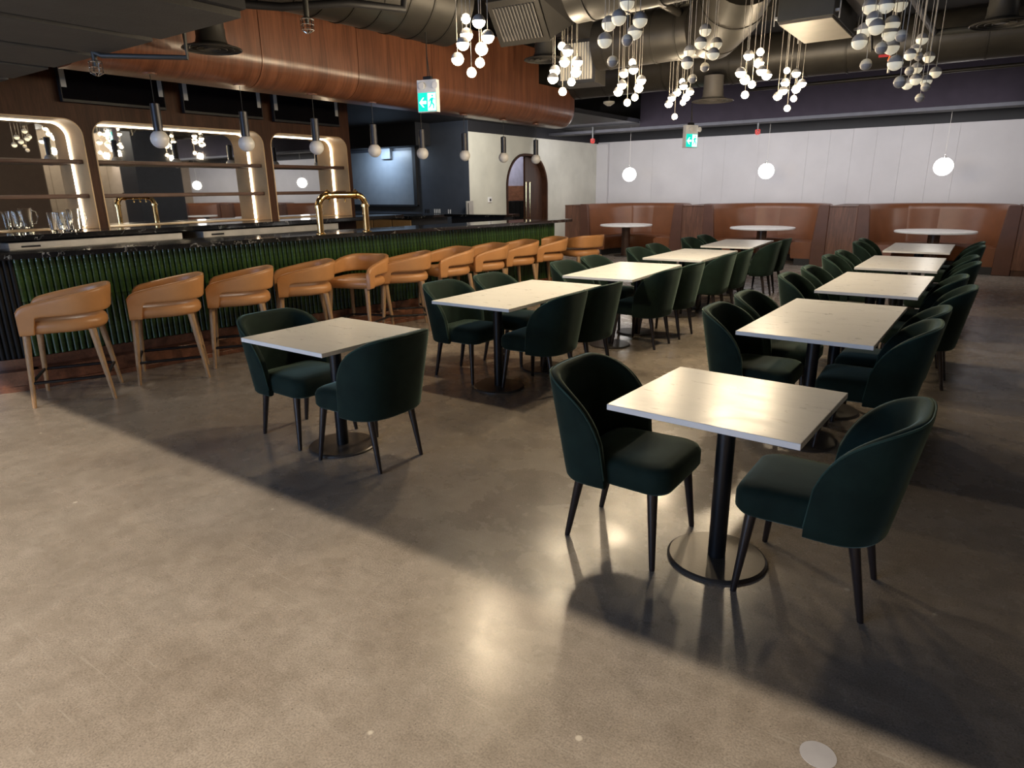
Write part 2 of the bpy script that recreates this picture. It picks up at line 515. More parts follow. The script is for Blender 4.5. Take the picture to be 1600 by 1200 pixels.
poly_extrude(hl, [], 0.05, 'door_leaf', 'door_wood', dr, mw=Matrix.Translation((XL - 0.12, 0, 0)) @ MYZ)
# second leaf folded inward
hl2 = [(yc - y, z) for y, z in half(leaf, -1)]
lw = 0.79
poly_extrude([(0, 0.01), (lw, 0.01)] + [(lw - 0.6 + 0.6 * math.cos(PI / 2 * k / 10), DZ - 0.66 + 0.6 * math.sin(PI / 2 * k / 10)) for k in range(11)] + [(0, DZ - 0.06)], [], 0.05, 'door_leaf', 'door_wood', dr,
             mw=Matrix.Translation((XL - 0.2, DY0 + 0.12, 0)) @ Matrix.Rotation(math.radians(80), 4, 'Z') @ MYZ)
for yy in (yc - 0.06, yc + 0.10):
    MB().tube([(XL - 0.10, yy, 0.95), (XL - 0.03, yy, 0.95), (XL - 0.03, yy, 1.75), (XL - 0.10, yy, 1.75)], 0.009, 8).obj('door_handle', 'brass', dr)
# the room glimpsed behind the arch
struct(MB().box(-10.6, -10.5, 10.9, 17.2, 0, 3.95).obj('wall_corridor', 'lavender_wall'), 'pale violet wall beyond the arched door')
wn = bpy.data.objects.get('wall_corridor')
for k in range(28):
    MB().box(-10.5, -10.45, 11.0 + k * 0.22, 11.2 + k * 0.22, 0.0, 1.28).obj('slat', 'black_slat', wn)
MB().box(-10.5, -10.44, 10.95, 17.1, 1.3, 1.68).obj('plank', 'wall_planks', wn)

# dark alcove wall at the end of the bar
wa = struct(MB().box(-13, XL - 0.001, 10.885, 10.9, 0, 3.95).obj('wall_alcove', 'blue_black_wall'), 'dark blue wall at the far end of the bar')
bd = thing('wall_board_panel', 'large grey-blue blank panel recessed in the dark wall behind the bar', 'panel', (-11.3, 10.88, 1.3))
MB().box(-1.1, 1.06, -0.03, 0.02, 0.0, 1.12).obj('panel_face', 'board_paint', bd, bevel=0.004)
MB().box(1.06, 1.15, -0.05, 0.02, -0.03, 1.20).obj('side_frame', 'black_paint', bd)
MB().box(-1.1, 1.15, -0.045, 0.02, -0.035, 0.0).obj('bottom_frame', 'black_paint', bd)
jb = MB().box(-0.14, 0.14, -0.12, 0, -0.11, 0.11).obj('junction_box', 'board_paint', loc=(-10.98, 10.898, 2.37), bevel=0.01)
tag(jb, 'grey square box on the dark wall above the blank panel', 'box')
struct(MB().box(-13, -9.75, 10.45, 10.885, 2.48, 2.92).obj('trim_7', 'black_paint'), 'black drop above the blank panel')
struct(MB().box(-13, -6.45, 7.3, 13.9, 2.92, 3.0).obj('ceiling_bar', 'black_paint'), 'low black ceiling over the end of the bar')
struct(MB().box(-13.1, -13.0, YF, 17.2, 0, 3.95).obj('wall_left_back', 'blue_black_wall'), 'dark far left wall')
sw = [(-9.93, 1.17, 0.15, 0.13, 'dark_plastic', 'black three-gang switch plate, upper left of the plates at the bar end', 3),
      (-9.64, 1.17, 0.20, 0.14, 'white_plastic', 'white four-gang light switch plate on the dark blue wall', 4),
      (-9.30, 1.165, 0.11, 0.14, 'white_plastic', 'white two-gang switch plate nearest the plaster wall', 2),
      (-9.90, 0.96, 0.11, 0.12, 'dark_plastic', 'small black switch plate below the black three-gang plate', 2),
      (-9.62, 0.965, 0.21, 0.10, 'dark_plastic', 'wide black switch plate below the white four-gang plate', 4)]
for x, z, ww, hh, mt, lb, ng in sw:
    t = thing('switch_plate', lb, 'switch', (x, 10.9, z))
    MB().box(-ww / 2, ww / 2, -0.012, 0, -hh / 2, hh / 2).obj('plate', mt, t, bevel=0.003)
    for k in range(ng):
        cx = -ww / 2 + ww * (k + 0.5) / ng
        MB().box(cx - 0.012, cx + 0.012, -0.02, -0.012, -hh * 0.3, hh * 0.3).obj('rocker', mt, t, bevel=0.002)
cg = MB().box(0, 0.03, -0.10, 0.12, 0, 0.46).obj('corner_guard', 'steel', loc=(XL, 10.85, 0.92), bevel=0.003)
MB().box(0.03, 0.036, -0.06, -0.04, 0.02, 0.42).obj('edge_strip', 'dark_plastic', cg)
tag(cg, 'brushed metal guard on the corner of the plaster wall', 'corner guard')
th = MB().box(0, 0.02, -0.06, 0.06, -0.055, 0.055).obj('thermostat', 'white_plastic', loc=(XL, 11.56, 1.39), bevel=0.004)
MB().box(0.02, 0.026, -0.02, 0.025, -0.03, 0.02).obj('display', 'dark_plastic', th)
tag(th, 'small white thermostat on the plaster wall left of the arch', 'thermostat')

# bulkhead and beam in front of the booths
struct(MB().box(-6.45, XR, 13.92, 14.05, 2.80, 3.64).obj('trim_3', 'bulkhead_paint'), 'dark bulkhead above the booths')
struct(MB().box(-XR, XR, 13.90, 14.3, 2.78, 2.84).obj('trim_4', 'beam_paint', bevel=0.004), 'grey flat underside of the bulkhead')
struct(MB().box(-8.9, XR, 14.3, YB, 2.95, 3.0).obj('ceiling_booths', 'black_paint'), 'black ceiling over the booths')
# walls outside the frame that close the hall and stand in the mirrors
w2 = struct(MB().box(XR, XR + 0.2, YF, 17.2, 0, 3.95).obj('wall_right', 'beige_wall'), 'beige panelled wall on the far right side')
for k in range(14):
    MB().box(XR - 0.02, XR, 2.0 + k * 1.0, 2.985 + k * 1.0, 0.1, 3.2).obj('wall_panel', 'beige_wall', w2)
struct(MB().box(-13, XR, YF - 0.2, YF, 0, 3.95).obj('wall_front', 'beige_wall'), 'wall behind the camera')
struct(MB().box(5.0, 6.0, 10.67, 12.1, 0, 3.95).obj('trim_5', 'blue_black_wall'), 'dark square column mirrored behind the bar')
struct(MB().box(6.0, 6.2, 2.0, 8.55, 0, 3.95).obj('wall_side', 'brown_wall'), 'brown side wall seen in the bar mirror')
# header that shades the dining floor from the entrance lamps
struct(MB().box(-13, XR, -0.62, -0.60, 2.46, 3.95).obj('trim_6', 'black_paint'), 'lowered header above the entrance')
# low slab at top left
slab = struct(MB().box(-12, -3.79, 0.9, 2.66, 2.64, 2.78).obj('ceiling_slab', 'black_paint'), 'low dark ceiling slab at the upper left')
xs = [-12.0, -8.2, -7.35, -6.50, -5.66, -4.82, -3.79]
for a, c in zip(xs[:-1], xs[1:]):
    MB().box(a + 0.055, c - 0.055, 0.9, 2.66, 2.60, 2.64).obj('deck_panel', 'slab_paint', slab, bevel=0.004)

# ================================================================== WOOD SOFFIT OVER THE BAR
so = thing('wood_soffit', 'long reddish walnut soffit with a rounded lower edge above the bar', 'soffit', (0, 0, 0))
def soffit_profile(ztop, x0=-6.42, x1=-5.96, zb=2.595, r=0.27):
    p = [(x0, ztop), (x0, zb)]
    p += [(x1 - r, zb)]
    for k in range(1, 11):
        a = -PI / 2 + PI / 2 * k / 10
        p.append((x1 - r + r * math.cos(a), zb + r + r * math.sin(a)))
    p.append((x1, ztop))
    return p
ys = [2.67, 4.30, 5.53, 6.75, 7.97, 9.19]
for a, c in zip(ys[:-1], ys[1:]):
    zt = 3.62
    pr = soffit_profile(zt)
    MB().loft([[(x, a + 0.004, z) for x, z in pr], [(x, c - 0.004, z) for x, z in pr]]).obj('soffit_panel', 'soffit_wood', so, smooth=40)
pr = soffit_profile(3.14)
rings = [[(x, 9.194, z) for x, z in pr]]
for k in range(0, 7):
    a = PI / 2 * k / 6; rr = 0.22
    sc = 1 - (1 - math.cos(a)) * rr / 0.46 * 0.9
    rings.append([(-6.42 + (x + 6.42) * sc, 10.22 + rr * math.sin(a), z) for x, z in pr])
MB().loft(rings).obj('end_panel', 'soffit_wood', so, smooth=50)

# ================================================================== BACK BAR
XC = -8.0
cab = thing('back_bar_cabinet', 'dark walnut back bar wall with three rounded mirrored niches', 'cabinet', (XC, 0, 0))
NZ0, NZ1 = 1.245, 2.365
niches = [(1.34, 3.45), (3.54, 5.645), (5.75, 7.07)]
def niche_loop(y0, y1, z0, z1, r, seg=8):
    p = [(y0, z0), (y1, z0)]
    for k in range(seg + 1):
        a = PI / 2 * k / seg; p.append((y1 - r + r * math.cos(a), z1 - r + r * math.sin(a)))
    for k in range(seg + 1):
        a = PI / 2 + PI / 2 * k / seg; p.append((y0 + r + r * math.cos(a), z1 - r + r * math.sin(a)))
    return p
poly_extrude([(0.5, 0), (7.14, 0), (7.14, 3.6), (0.5, 3.6)], [niche_loop(a, c, NZ0, NZ1, 0.17) for a, c in niches], 0.04, 'front_panel', 'cabinet_wood', cab, mw=Matrix.Translation((-0.02, 0, 0)) @ MYZ)
MB().box(-0.42, -0.38, 0.5, 7.14, 0, 3.6).obj('back_panel', 'cabinet_wood', cab)
MB().box(-0.38, -0.04, 7.10, 7.14, 0, 3.6).obj('side_panel', 'cabinet_wood', cab)
for a, c in niches:
    lo = niche_loop(a, c, NZ0, NZ1, 0.17); li = niche_loop(a + 0.012, c - 0.012, NZ0 + 0.0, NZ1 - 0.012, 0.158)
    rv = MB().loft([[(-0.04, y, z) for y, z in lo], [(0.008, y, z) for y, z in lo], [(0.008, y, z) for y, z in li], [(-0.34, y, z) for y, z in li]], False, False).obj('niche_lining', 'gold_reveal', cab, smooth=40)
    mi = MB(); lm = [(y, z) for y, z in lo]
    mi.loft([[(-0.345, y, z) for y, z in lm], [(-0.335, y, z) for y, z in lm]]).obj('mirror', 'mirror', cab)
    # LED line along the lining close to the mirror: up the right side and across the top
    path = [(-0.322, y, z) for y, z in niche_loop(a + 0.02, c - 0.02, NZ0 + 0.01, NZ1 - 0.02, 0.15)][1:-1]
    MB().tube(path, 0.0075, 6).obj('led_strip', 'led', cab)
    for zz in (1.585, 1.94):
        MB().box(-0.33, -0.07, a + 0.014, c - 0.014, zz - 0.022, zz + 0.022).obj('shelf', 'shelf_wood', cab, bevel=0.008)
# counter
ct = tag(MB().box(-8.02, -7.42, 0.5, 7.6, 1.19, 1.243).obj('back_counter', 'black_marble', bevel=0.004), 'black marble back counter with white veins below the mirrors', 'counter')
ct2 = thing('bar_end_cabinet', 'added low cabinet, its orange-brown panels painted as the niche reflection past the back bar', 'cabinet', (-9.0, 9.0, 0))
MB().box(-1.6, 0.4, 0, 1.0, 0.0, 1.10).obj('body', 'black_paint', ct2)
MB().box(-1.7, 0.45, -0.03, 1.0, 1.10, 1.15).obj('counter_top', 'black_marble', ct2, bevel=0.004)
for k in range(4):  # panels coloured to imitate a reflection of the lit niches
    MB().box(-1.58 + k * 0.5, -1.11 + k * 0.5, -0.02, 0, 0.1, 1.08).obj('niche_reflection_panel', 'gold_reveal', ct2, bevel=0.004)
def fridge(y0, y1, lb):
    t = thing('bar_fridge', lb, 'fridge', (-7.46, y0, 0.1))
    L = y1 - y0
    MB().box(-0.5, 0, 0, L, 0, 1.075).obj('body', 'steel', t, bevel=0.004)
    MB().box(0, 0.035, 0.0, L, 0.995, 1.075).obj('control_panel', 'steel', t, bevel=0.004)
    MB().box(0.035, 0.038, 0.10, 0.26, 1.025, 1.045).obj('badge', 'dark_plastic', t)
    nd = max(2, round(L / 0.62))
    for k in range(nd):
        MB().box(0, 0.03, k * L / nd + 0.012, (k + 1) * L / nd - 0.012, 0.05, 0.98).obj('fridge_door', 'steel', t, bevel=0.004)
        MB().box(0.03, 0.05, k * L / nd + 0.05, (k + 1) * L / nd - 0.05, 0.92, 0.95).obj('door_handle', 'steel', t, bevel=0.003)
fridge(2.38, 4.05, 'long stainless under-counter fridge at the left of the back bar')
fridge(4.30, 6.3, 'long stainless under-counter fridge at the right of the back bar')
struct(MB().box(-12.0, -8.45, 7.14, 7.3, 0, 3.95).obj('wall_bar_side', 'blue_black_wall'), 'dark return wall behind the mirrored cabinet')

# televisions above the niches
def tv(y0, y1, z0, lb, tilt=0.0):
    t = thing('television', lb, 'television', (-7.99, (y0 + y1) / 2, z0), 0, 'televisions above the back bar')
    L = y1 - y0
    MB().box(0.02, 0.075, -L / 2, L / 2, 0, 0.62).obj('case', 'dark_plastic', t, bevel=0.005)
    MB().box(0.075, 0.078, -L / 2 + 0.012, L / 2 - 0.012, 0.03, 0.605).obj('screen', 'screen_glass', t)
    for yy in (-L / 2 + 0.012, L / 2 - 0.072):
        MB().box(0.078, 0.082, yy, yy + 0.05, 0.14, 0.60).obj('side_strip', 'screen_strip', t)
    MB().box(0.0, 0.02, -0.15, 0.15, 0.15, 0.45).obj('bracket', 'dark_plastic', t)
tv(3.28, 4.36, 2.515, 'black television above the middle niche, leftmost of the three')
tv(4.57, 5.63, 2.505, 'black television in the middle with a lamp reflected in its screen')
tv(5.80, 6.90, 2.495, 'black television above the right niche, rightmost of the three')

# glasses and jug on the back counter
def jug():
    t = thing('glass_jug', 'clear glass jug with a handle at the right of the glasses', 'jug', (-7.72, 3.10, 1.243))
    MB().lathe([(0.045, 0), (0.05, 0.01), (0.062, 0.21), (0.065, 0.22), (0.061, 0.22), (0.058, 0.205), (0.045, 0.02), (0.001, 0.015)], 20).obj('body', 'clear_glass', t, smooth=60)
    MB().tube([(0, 0.06, 0.19), (0, 0.105, 0.18), (0, 0.115, 0.12), (0, 0.09, 0.05), (0, 0.05, 0.04)], 0.007, 6).obj('handle', 'clear_glass', t, smooth=60)
jug()
gpos = [(-7.74, 2.90, 'clear tall glass, leftmost of the glasses beside the jug'), (-7.66, 2.96, 'clear tall glass standing in front of the cluster'), (-7.78, 2.99, 'clear tall glass at the back of the cluster'), (-7.68, 3.03, 'clear tall glass nearest the glass jug')]
for x, y, lb in gpos:
    g = MB().lathe([(0.028, 0), (0.030, 0.005), (0.040, 0.19), (0.038, 0.19), (0.028, 0.02), (0.001, 0.018)], 16).obj('drinking_glass', 'clear_glass', loc=(x, y, 1.243), smooth=60)
    tag(g, lb, 'glass', 'glasses on the back counter')

# ================================================================== BAR
ang = math.atan2(0.98744, 0.15799)
BA = (-6.464, 2.1, 0)
bar = thing('bar_counter', 'long bar clad in glossy green fluted tiles with a black marble top', 'bar', BA, ang)
BL = 6.93
MB().box(0, BL, 0.175, 0.62, 0.0, 1.095).obj('bar_body', 'grout', bar)
MB().box(-0.05, BL + 0.002, 0.13, 0.175, 0.17, 0.255).obj('base_rail', 'plinth_wood', bar, bevel=0.004)
MB().box(-0.05, BL + 0.002, 0.015, 0.175, 0.045, 0.17).obj('plinth', 'plinth_wood', bar, bevel=0.006)
MB().box(-0.05, BL + 0.002, 0.0, 0.175, 0.0, 0.045).obj('plinth_moulding', 'plinth_wood', bar, bevel=0.004)
# curved left end, with dark slats
R0 = 0.55
def arc_ring(rad, z, a0=0, a1=PI / 2, seg=10):
    return [(-rad * math.sin(a0 + (a1 - a0) * k / seg), 0.175 + R0 - rad * math.cos(a0 + (a1 - a0) * k / seg), z) for k in range(seg + 1)]
def arc_solid(r0, r1, z0, z1, name, mat):
    mb = MB()
    o0 = arc_ring(r1, z0); o1 = arc_ring(r1, z1); i0 = arc_ring(r0, z0); i1 = arc_ring(r0, z1)
    mb.loft([o0, o1, i1, i0, o0], False, False, False)
    for k in (0, -1): mb.add([o0[k], o1[k], i1[k], i0[k]], [(0, 1, 2, 3)])
    return mb.obj(name, mat, bar, smooth=30)
arc_solid(R0 - 0.1, R0, 0.25, 1.095, 'end_core', 'black_paint')
arc_solid(0.1, R0 + 0.045, 0.17, 0.255, 'base_rail', 'plinth_wood')
arc_solid(0.1, R0 + 0.16, 0.045, 0.17, 'plinth', 'plinth_wood')
arc_solid(0.1, R0 + 0.175, 0.0, 0.045, 'plinth_moulding', 'plinth_wood')
slat = MB().lathe([(0.019, 0.255), (0.019, 1.095)], 10).mesh('slat', 'black_slat', 40)
for k in range(24):
    a = PI / 2 * (k + 0.4) / 22 - 0.02
    o = bpy.data.objects.new('slat', slat); COL.objects.link(o); o.parent = bar
    o.location = (-(R0 + 0.004) * math.sin(a) - 0.01, 0.175 + R0 - (R0 + 0.004) * math.cos(a), 0)
# tiles: half-round glazed flutes, two rows
NT = 136; tw = BL / NT
def tile_mesh(h, name):
    ring0, ring1, ringt, ringb = [], [], [], []
    mb = MB(); prof = []
    for k in range(9):
        a = PI * k / 8
        prof.append((tw / 2 - (tw / 2 - 0.0015) * math.cos(a), -0.021 * math.sin(a)))
    prof += [(tw - 0.0015, 0.006), (0.0015, 0.006)]
    mb.loft([[(x, y, 0.0015) for x, y in prof], [(x, y, h - 0.0015) for x, y in prof]])
    return mb.mesh(name, 'green_tile', 45)
t0 = tile_mesh(0.475, 'tile'); t1 = tile_mesh(0.365, 'tile')
for k in range(NT):
    for zz, me in ((0.255, t0), (0.73, t1)):
        o = bpy.data.objects.new('tile', me); COL.objects.link(o); o.parent = bar
        o.location = (k * tw, 0.169 + random.uniform(-0.0015, 0.0015), zz)
# marble slab with rounded left end and return at the far end
SL = 7.17
pts = [(SL, 0.0), (SL, 0.64), (0.0, 0.64)]
pts = [(SL, 0.0), (SL, 0.30), (SL - 0.45, 0.42), (SL - 0.45, 0.64), (-R0 - 0.15, 0.64 + 0.2), (-R0 - 0.15, 0.175 + R0)]
for k in range(9, -1, -1):
    a = PI / 2 * k / 10
    pts.append((-(R0 + 0.175) * math.sin(a), 0.175 + R0 - (R0 + 0.175) * math.cos(a)))
sl = poly_extrude(list(reversed(pts)), [], 0.042, 'bar_top', 'black_marble', bar, mw=Matrix.Translation((0, 0, 1.119)))
rt = thing('bar_return', 'short black marble ledge standing behind the far end of the bar', 'ledge', (-7.45, 9.75, 0))
MB().box(-0.85, 0.55, -0.2, 0.25, 1.13, 1.17).obj('ledge_top', 'black_marble', rt, bevel=0.004)
MB().box(-0.75, 0.45, -0.1, 0.18, 0, 1.13).obj('ledge_body', 'black_paint', rt)
# brass draught tower
tp = thing('draught_tower', 'polished brass bridge-shaped beer tower on the bar top', 'beer tower', (-6.05, 4.88, 1.14), ang)
bm = Vector((0, 0, 0))
TW = 0.60
path = []
path += [(0, 0, 0.0), (0, 0, 0.30)]
for k in range(1, 9):
    a = PI / 2 * k / 8; path.append((0.12 - 0.12 * math.cos(a), 0, 0.30 + 0.12 * math.sin(a)))
for k in range(0, 9):
    a = PI / 2 * k / 8; path.append((TW - 0.12 + 0.12 * math.sin(a), 0, 0.30 + 0.12 * math.cos(a)))
path += [(TW, 0, 0.0)]
MB().tube(path, 0.036, 16).obj('tower_pipe', 'brass', tp, smooth=60)
for x, z, ax in ((0, 0.30, 'z'), (TW, 0.30, 'z'), (0.12, 0.42, 'x'), (TW - 0.12, 0.42, 'x')):
    MB().lathe([(0.036, -0.014), (0.048, -0.014), (0.048, 0.014), (0.036, 0.014)], 18, (x, 0, z), axis=ax).obj('collar', 'brass', tp, smooth=40)
for x in (0, TW):
    MB().lathe([(0.030, 0), (0.055, 0), (0.055, 0.012), (0.034, 0.02)], 20, (x, 0, 0)).obj('foot_flange', 'brass', tp, smooth=40)
for x in (0.12, TW - 0.12):
    MB().sphere((x, 0.0, 0.465), 0.016, 12, 8).obj('stud', 'brass', tp, smooth=60)
for k in range(3):
    MB().tube([(0.2 + 0.1 * k, 0.02, 0.42), (0.2 + 0.1 * k, 0.09, 0.41), (0.2 + 0.1 * k, 0.10, 0.34)], 0.010, 8).obj('tap_spout', 'brass', tp, smooth=60)

# ================================================================== LAMPS
# eight bar pendants under the soffit
bp = None
def bar_pendant():
    t = thing('bar_pendant', '', 'pendant lamp', (0, 0, 0), 0, 'pendants over the bar')
    MB().lathe([(0.055, -0.012), (0.055, 0.0)], 20).obj('canopy', 'soffit_wood', t, smooth=40)
    MB().lathe([(0.003, -0.30), (0.003, -0.012)], 6).obj('cord', 'cord_black', t)
    MB().lathe([(0.012, -0.235), (0.040, -0.245), (0.040, -0.47), (0.034, -0.475)], 20).obj('sleeve', 'gun_metal', t, smooth=30)
    MB().sphere((0, 0, -0.535), 0.076, 24, 16).obj('globe', 'globe_opal', t, smooth=80)
    return t
ordn = ['nearest the camera', 'second from the left', 'third from the left, before the right niche', 'fourth from the left, before the dark wall', 'fifth from the left, under the exit sign', 'sixth from the left, before the wall corner', 'seventh from the left, beside the arch', 'farthest along the bar, before the arch']
bxy = [(-6.09, 3.25), (-6.08, 4.10), (-6.09, 4.96), (-6.12, 5.84), (-6.18, 6.74), (-6.17, 7.60), (-6.17, 8.53), (-6.17, 9.42)]
bp = bar_pendant()
for i, (x, y) in enumerate(bxy):
    lb = 'dark-sleeved bar pendant with white globe, ' + ordn[i]
    if i == 0: bp.location = (x, y, 2.595); bp['label'] = lb
    else: dup(bp, (x, y, 2.595), 0, lb)
# fixed globe pendants over the booths
GX = [-7.05, -3.95, -0.84, 2.35, 5.55, 8.75]
gl = ['lit round globe pendant hanging over the left booth', 'lit round globe pendant hanging over the middle booth', 'lit round globe pendant hanging over the right booth', 'lit round globe pendant mirrored in the right niche', 'lit round globe pendant beyond the frame over the fifth booth', 'lit round globe pendant mirrored in the middle niche']
gp = thing('globe_pendant', gl[0], 'pendant lamp', (GX[0], 14.75, 1.89), 0, 'globes over the booths')
MB().sphere((0, 0, 0), 0.155, 28, 18).obj('globe', 'globe_lit', gp, smooth=80)
MB().lathe([(0.05, 0.148), (0.05, 0.162), (0.012, 0.17), (0.012, 0.21)], 16).obj('cap', 'chrome', gp, smooth=40)
MB().lathe([(0.003, 0.21), (0.003, 1.06)], 6).obj('cord', 'cord_grey', gp)
for i in range(1, 6): dup(gp, (GX[i], 14.75, 1.89), 0, gl[i])

# clusters of two-tone balls
BALLS = {
'A':[(-3.25,4.063,2.761,'s'),(-3.112,4.032,2.72,'b'),(-3.264,4.082,2.664,'b'),(-3.206,3.965,2.581,'b'),(-3.31,4.029,2.504,'b'),(-3.051,4.051,2.62,'b'),(-3.147,4.103,2.562,'b'),(-3.188,4.133,2.479,'s'),(-3.145,3.978,2.392,'s')],
'B':[(-3.221,5.328,2.767,'s'),(-3.124,5.262,2.712,'b'),(-3.211,5.357,2.65,'b'),(-3.066,5.325,2.63,'b'),(-3.284,5.318,2.582,'b'),(-3.195,5.144,2.493,'b'),(-3.105,5.374,2.561,'b'),(-3.162,5.396,2.488,'s'),(-3.145,5.22,2.392,'s')],
'C':[(-1.993,4.054,2.672,'b'),(-1.975,3.913,2.563,'b'),(-2.09,4.01,2.563,'b'),(-1.89,4.023,2.558,'b'),(-1.967,4.12,2.519,'b'),(-1.919,3.919,2.436,'s'),(-2.085,3.951,2.461,'b'),(-2.062,4.017,2.35,'s')],
'D':[(-3.103,6.466,2.778,'s'),(-3.039,6.367,2.696,'b'),(-3.178,6.443,2.685,'b'),(-3.127,6.306,2.561,'b'),(-3.211,6.396,2.515,'b'),(-2.967,6.394,2.596,'b'),(-3.027,6.472,2.541,'b'),(-3.076,6.497,2.46,'s'),(-3.073,6.323,2.397,'s')],
'E':[(-1.977,5.356,2.732,'b'),(-1.954,5.217,2.621,'b'),(-1.913,5.433,2.644,'b'),(-1.881,5.294,2.55,'b'),(-2.082,5.334,2.596,'b'),(-2.017,5.134,2.483,'b'),(-1.949,5.318,2.469,'s'),(-2.04,5.317,2.397,'s')],
'F':[(-3.206,8.036,2.789,'s'),(-3.148,7.938,2.725,'b'),(-3.256,8.022,2.674,'b'),(-3.254,7.87,2.603,'b'),(-3.328,7.963,2.548,'b'),(-3.081,7.975,2.661,'b'),(-3.152,8.048,2.612,'b'),(-3.202,8.084,2.563,'s'),(-3.207,7.864,2.391,'s')],
'H':[(-2.049,6.709,2.755,'b'),(-1.937,6.676,2.765,'s'),(-1.977,6.802,2.695,'b'),(-2.069,6.572,2.595,'b'),(-2.07,6.722,2.553,'b'),(-1.905,6.654,2.605,'b'),(-1.895,6.794,2.583,'b'),(-2.016,6.771,2.51,'s'),(-2.015,6.579,2.403,'s')],
'I':[(-2.042,8.071,2.791,'s'),(-1.931,8.019,2.749,'b'),(-2.051,8.086,2.673,'b'),(-2.026,7.941,2.579,'b'),(-2.105,8.036,2.538,'b'),(-1.867,8.04,2.645,'b'),(-1.938,8.115,2.602,'b'),(-1.963,8.153,2.511,'s'),(-1.971,7.952,2.398,'s')],
'J':[(-0.775,4.81,2.612,'b'),(-0.683,4.754,2.595,'b'),(-0.643,4.978,2.638,'b'),(-0.736,4.744,2.527,'b'),(-0.795,4.857,2.496,'b'),(-0.711,4.704,2.477,'b'),(-0.802,4.759,2.419,'b'),(-0.763,4.833,2.299,'s'),(-0.651,4.835,2.508,'b'),(-0.655,4.84,2.458,'b'),(-0.583,4.763,2.423,'s'),(-0.644,4.887,2.391,'b'),(-0.676,4.727,2.365,'s'),(-0.615,4.914,2.304,'b'),(-0.552,4.705,2.168,'s')],
'K':[(-0.672,6.715,2.718,'b'),(-0.72,6.516,2.583,'b'),(-0.708,6.728,2.649,'b'),(-0.667,6.602,2.575,'s'),(-0.614,6.813,2.593,'b'),(-0.705,6.494,2.459,'s'),(-0.677,6.669,2.496,'b'),(-0.553,6.839,2.475,'b'),(-0.661,6.582,2.404,'b'),(-0.594,6.653,2.396,'b'),(-0.581,6.525,2.334,'s'),(-0.72,6.622,2.38,'b'),(-0.609,6.527,2.257,'s')]
}
lit = 'ABDFHI'
cl_lab = dict(A='lit pendant cluster in front of the walnut soffit, leftmost', B='lit pendant cluster second from the left, below the grille duct', C='unlit pendant cluster with large balls at top centre', D='lit pendant cluster hanging before the pale slatted grille',
              E='unlit pendant cluster of two-tone balls right of the centre grille', F='lit pendant cluster hanging lowest, before the round ceiling diffuser', H='lit pendant cluster between the round diffuser and the ceiling unit', I='lit pendant cluster directly below the square ceiling unit',
              J='unlit pendant cluster with the largest balls at the upper right', K='unlit pendant cluster, rightmost, before the dark bulkhead')
bm_cache = {}
def ball_parts(big, on):
    key = (big, on)
    if key in bm_cache: return bm_cache[key]
    r = 0.0445 if big else 0.0335
    up = MB().sphere((0, 0, 0), r, 20, 7, 0.0, PI / 2).mesh('ball_upper', ('ball_grey' if big else ('ball_lit_upper' if on else 'ball_cream')), 60)
    dn = MB().sphere((0, 0, 0), r, 20, 7, -PI / 2, 0.0).mesh('ball_lower', (('ball_lit' if on else 'ball_dim') if big else ('ball_lit' if on else 'ball_grey')), 60)
    bm_cache[key] = (up, dn)
    return up, dn
ZC = 3.92
for k, L in BALLS.items():
    on = k in lit
    if on:
        pl = bpy.data.lights.new('cluster_light', 'POINT'); pl.energy = 42; pl.color = (1.0, 0.80, 0.54); pl.shadow_soft_size = 0.05
        po = bpy.data.objects.new('cluster_light', pl); COL.objects.link(po)
        po.location = (sum(p[0] for p in L) / len(L), sum(p[1] for p in L) / len(L), min(p[2] for p in L) - 0.06)
    cx = sum(p[0] for p in L) / len(L); cy = sum(p[1] for p in L) / len(L)
    t = thing('pendant_cluster', cl_lab[k], 'pendant lamp', (cx, cy, ZC), 0, 'ball clusters under the ceiling')
    MB().lathe([(0.20, -0.03), (0.20, 0.0)], 28).obj('canopy', 'cord_grey', t, smooth=40)
    for x, y, z, ty in L:
        up, dn = ball_parts(ty == 'b', on)
        o = bpy.data.objects.new('ball', dn); COL.objects.link(o); o.parent = t; o.location = (x - cx, y - cy, z - ZC)
        c = bpy.data.objects.new('ball_cap', up); COL.objects.link(c); c.parent = o
        MB().lathe([(0.0022, z - ZC + 0.03), (0.0022, -0.03)], 5, (x - cx, y - cy, 0)).obj('cord', 'cord_grey', t)

# ================================================================== CHAIRS
def chair_leg(x0, y0, x1, y1, z1):
    mb = MB(); rings = []
    for z, r in ((0, 0.012), (0.012, 0.013), (z1, 0.0235)):
        f = z / z1; x = x0 + (x1 - x0) * f; y = y0 + (y1 - y0) * f
        rings.append([(x + r * math.cos(2 * PI * k / 12), y + r * math.sin(2 * PI * k / 12), z) for k in range(12)])
    return mb.loft(rings)


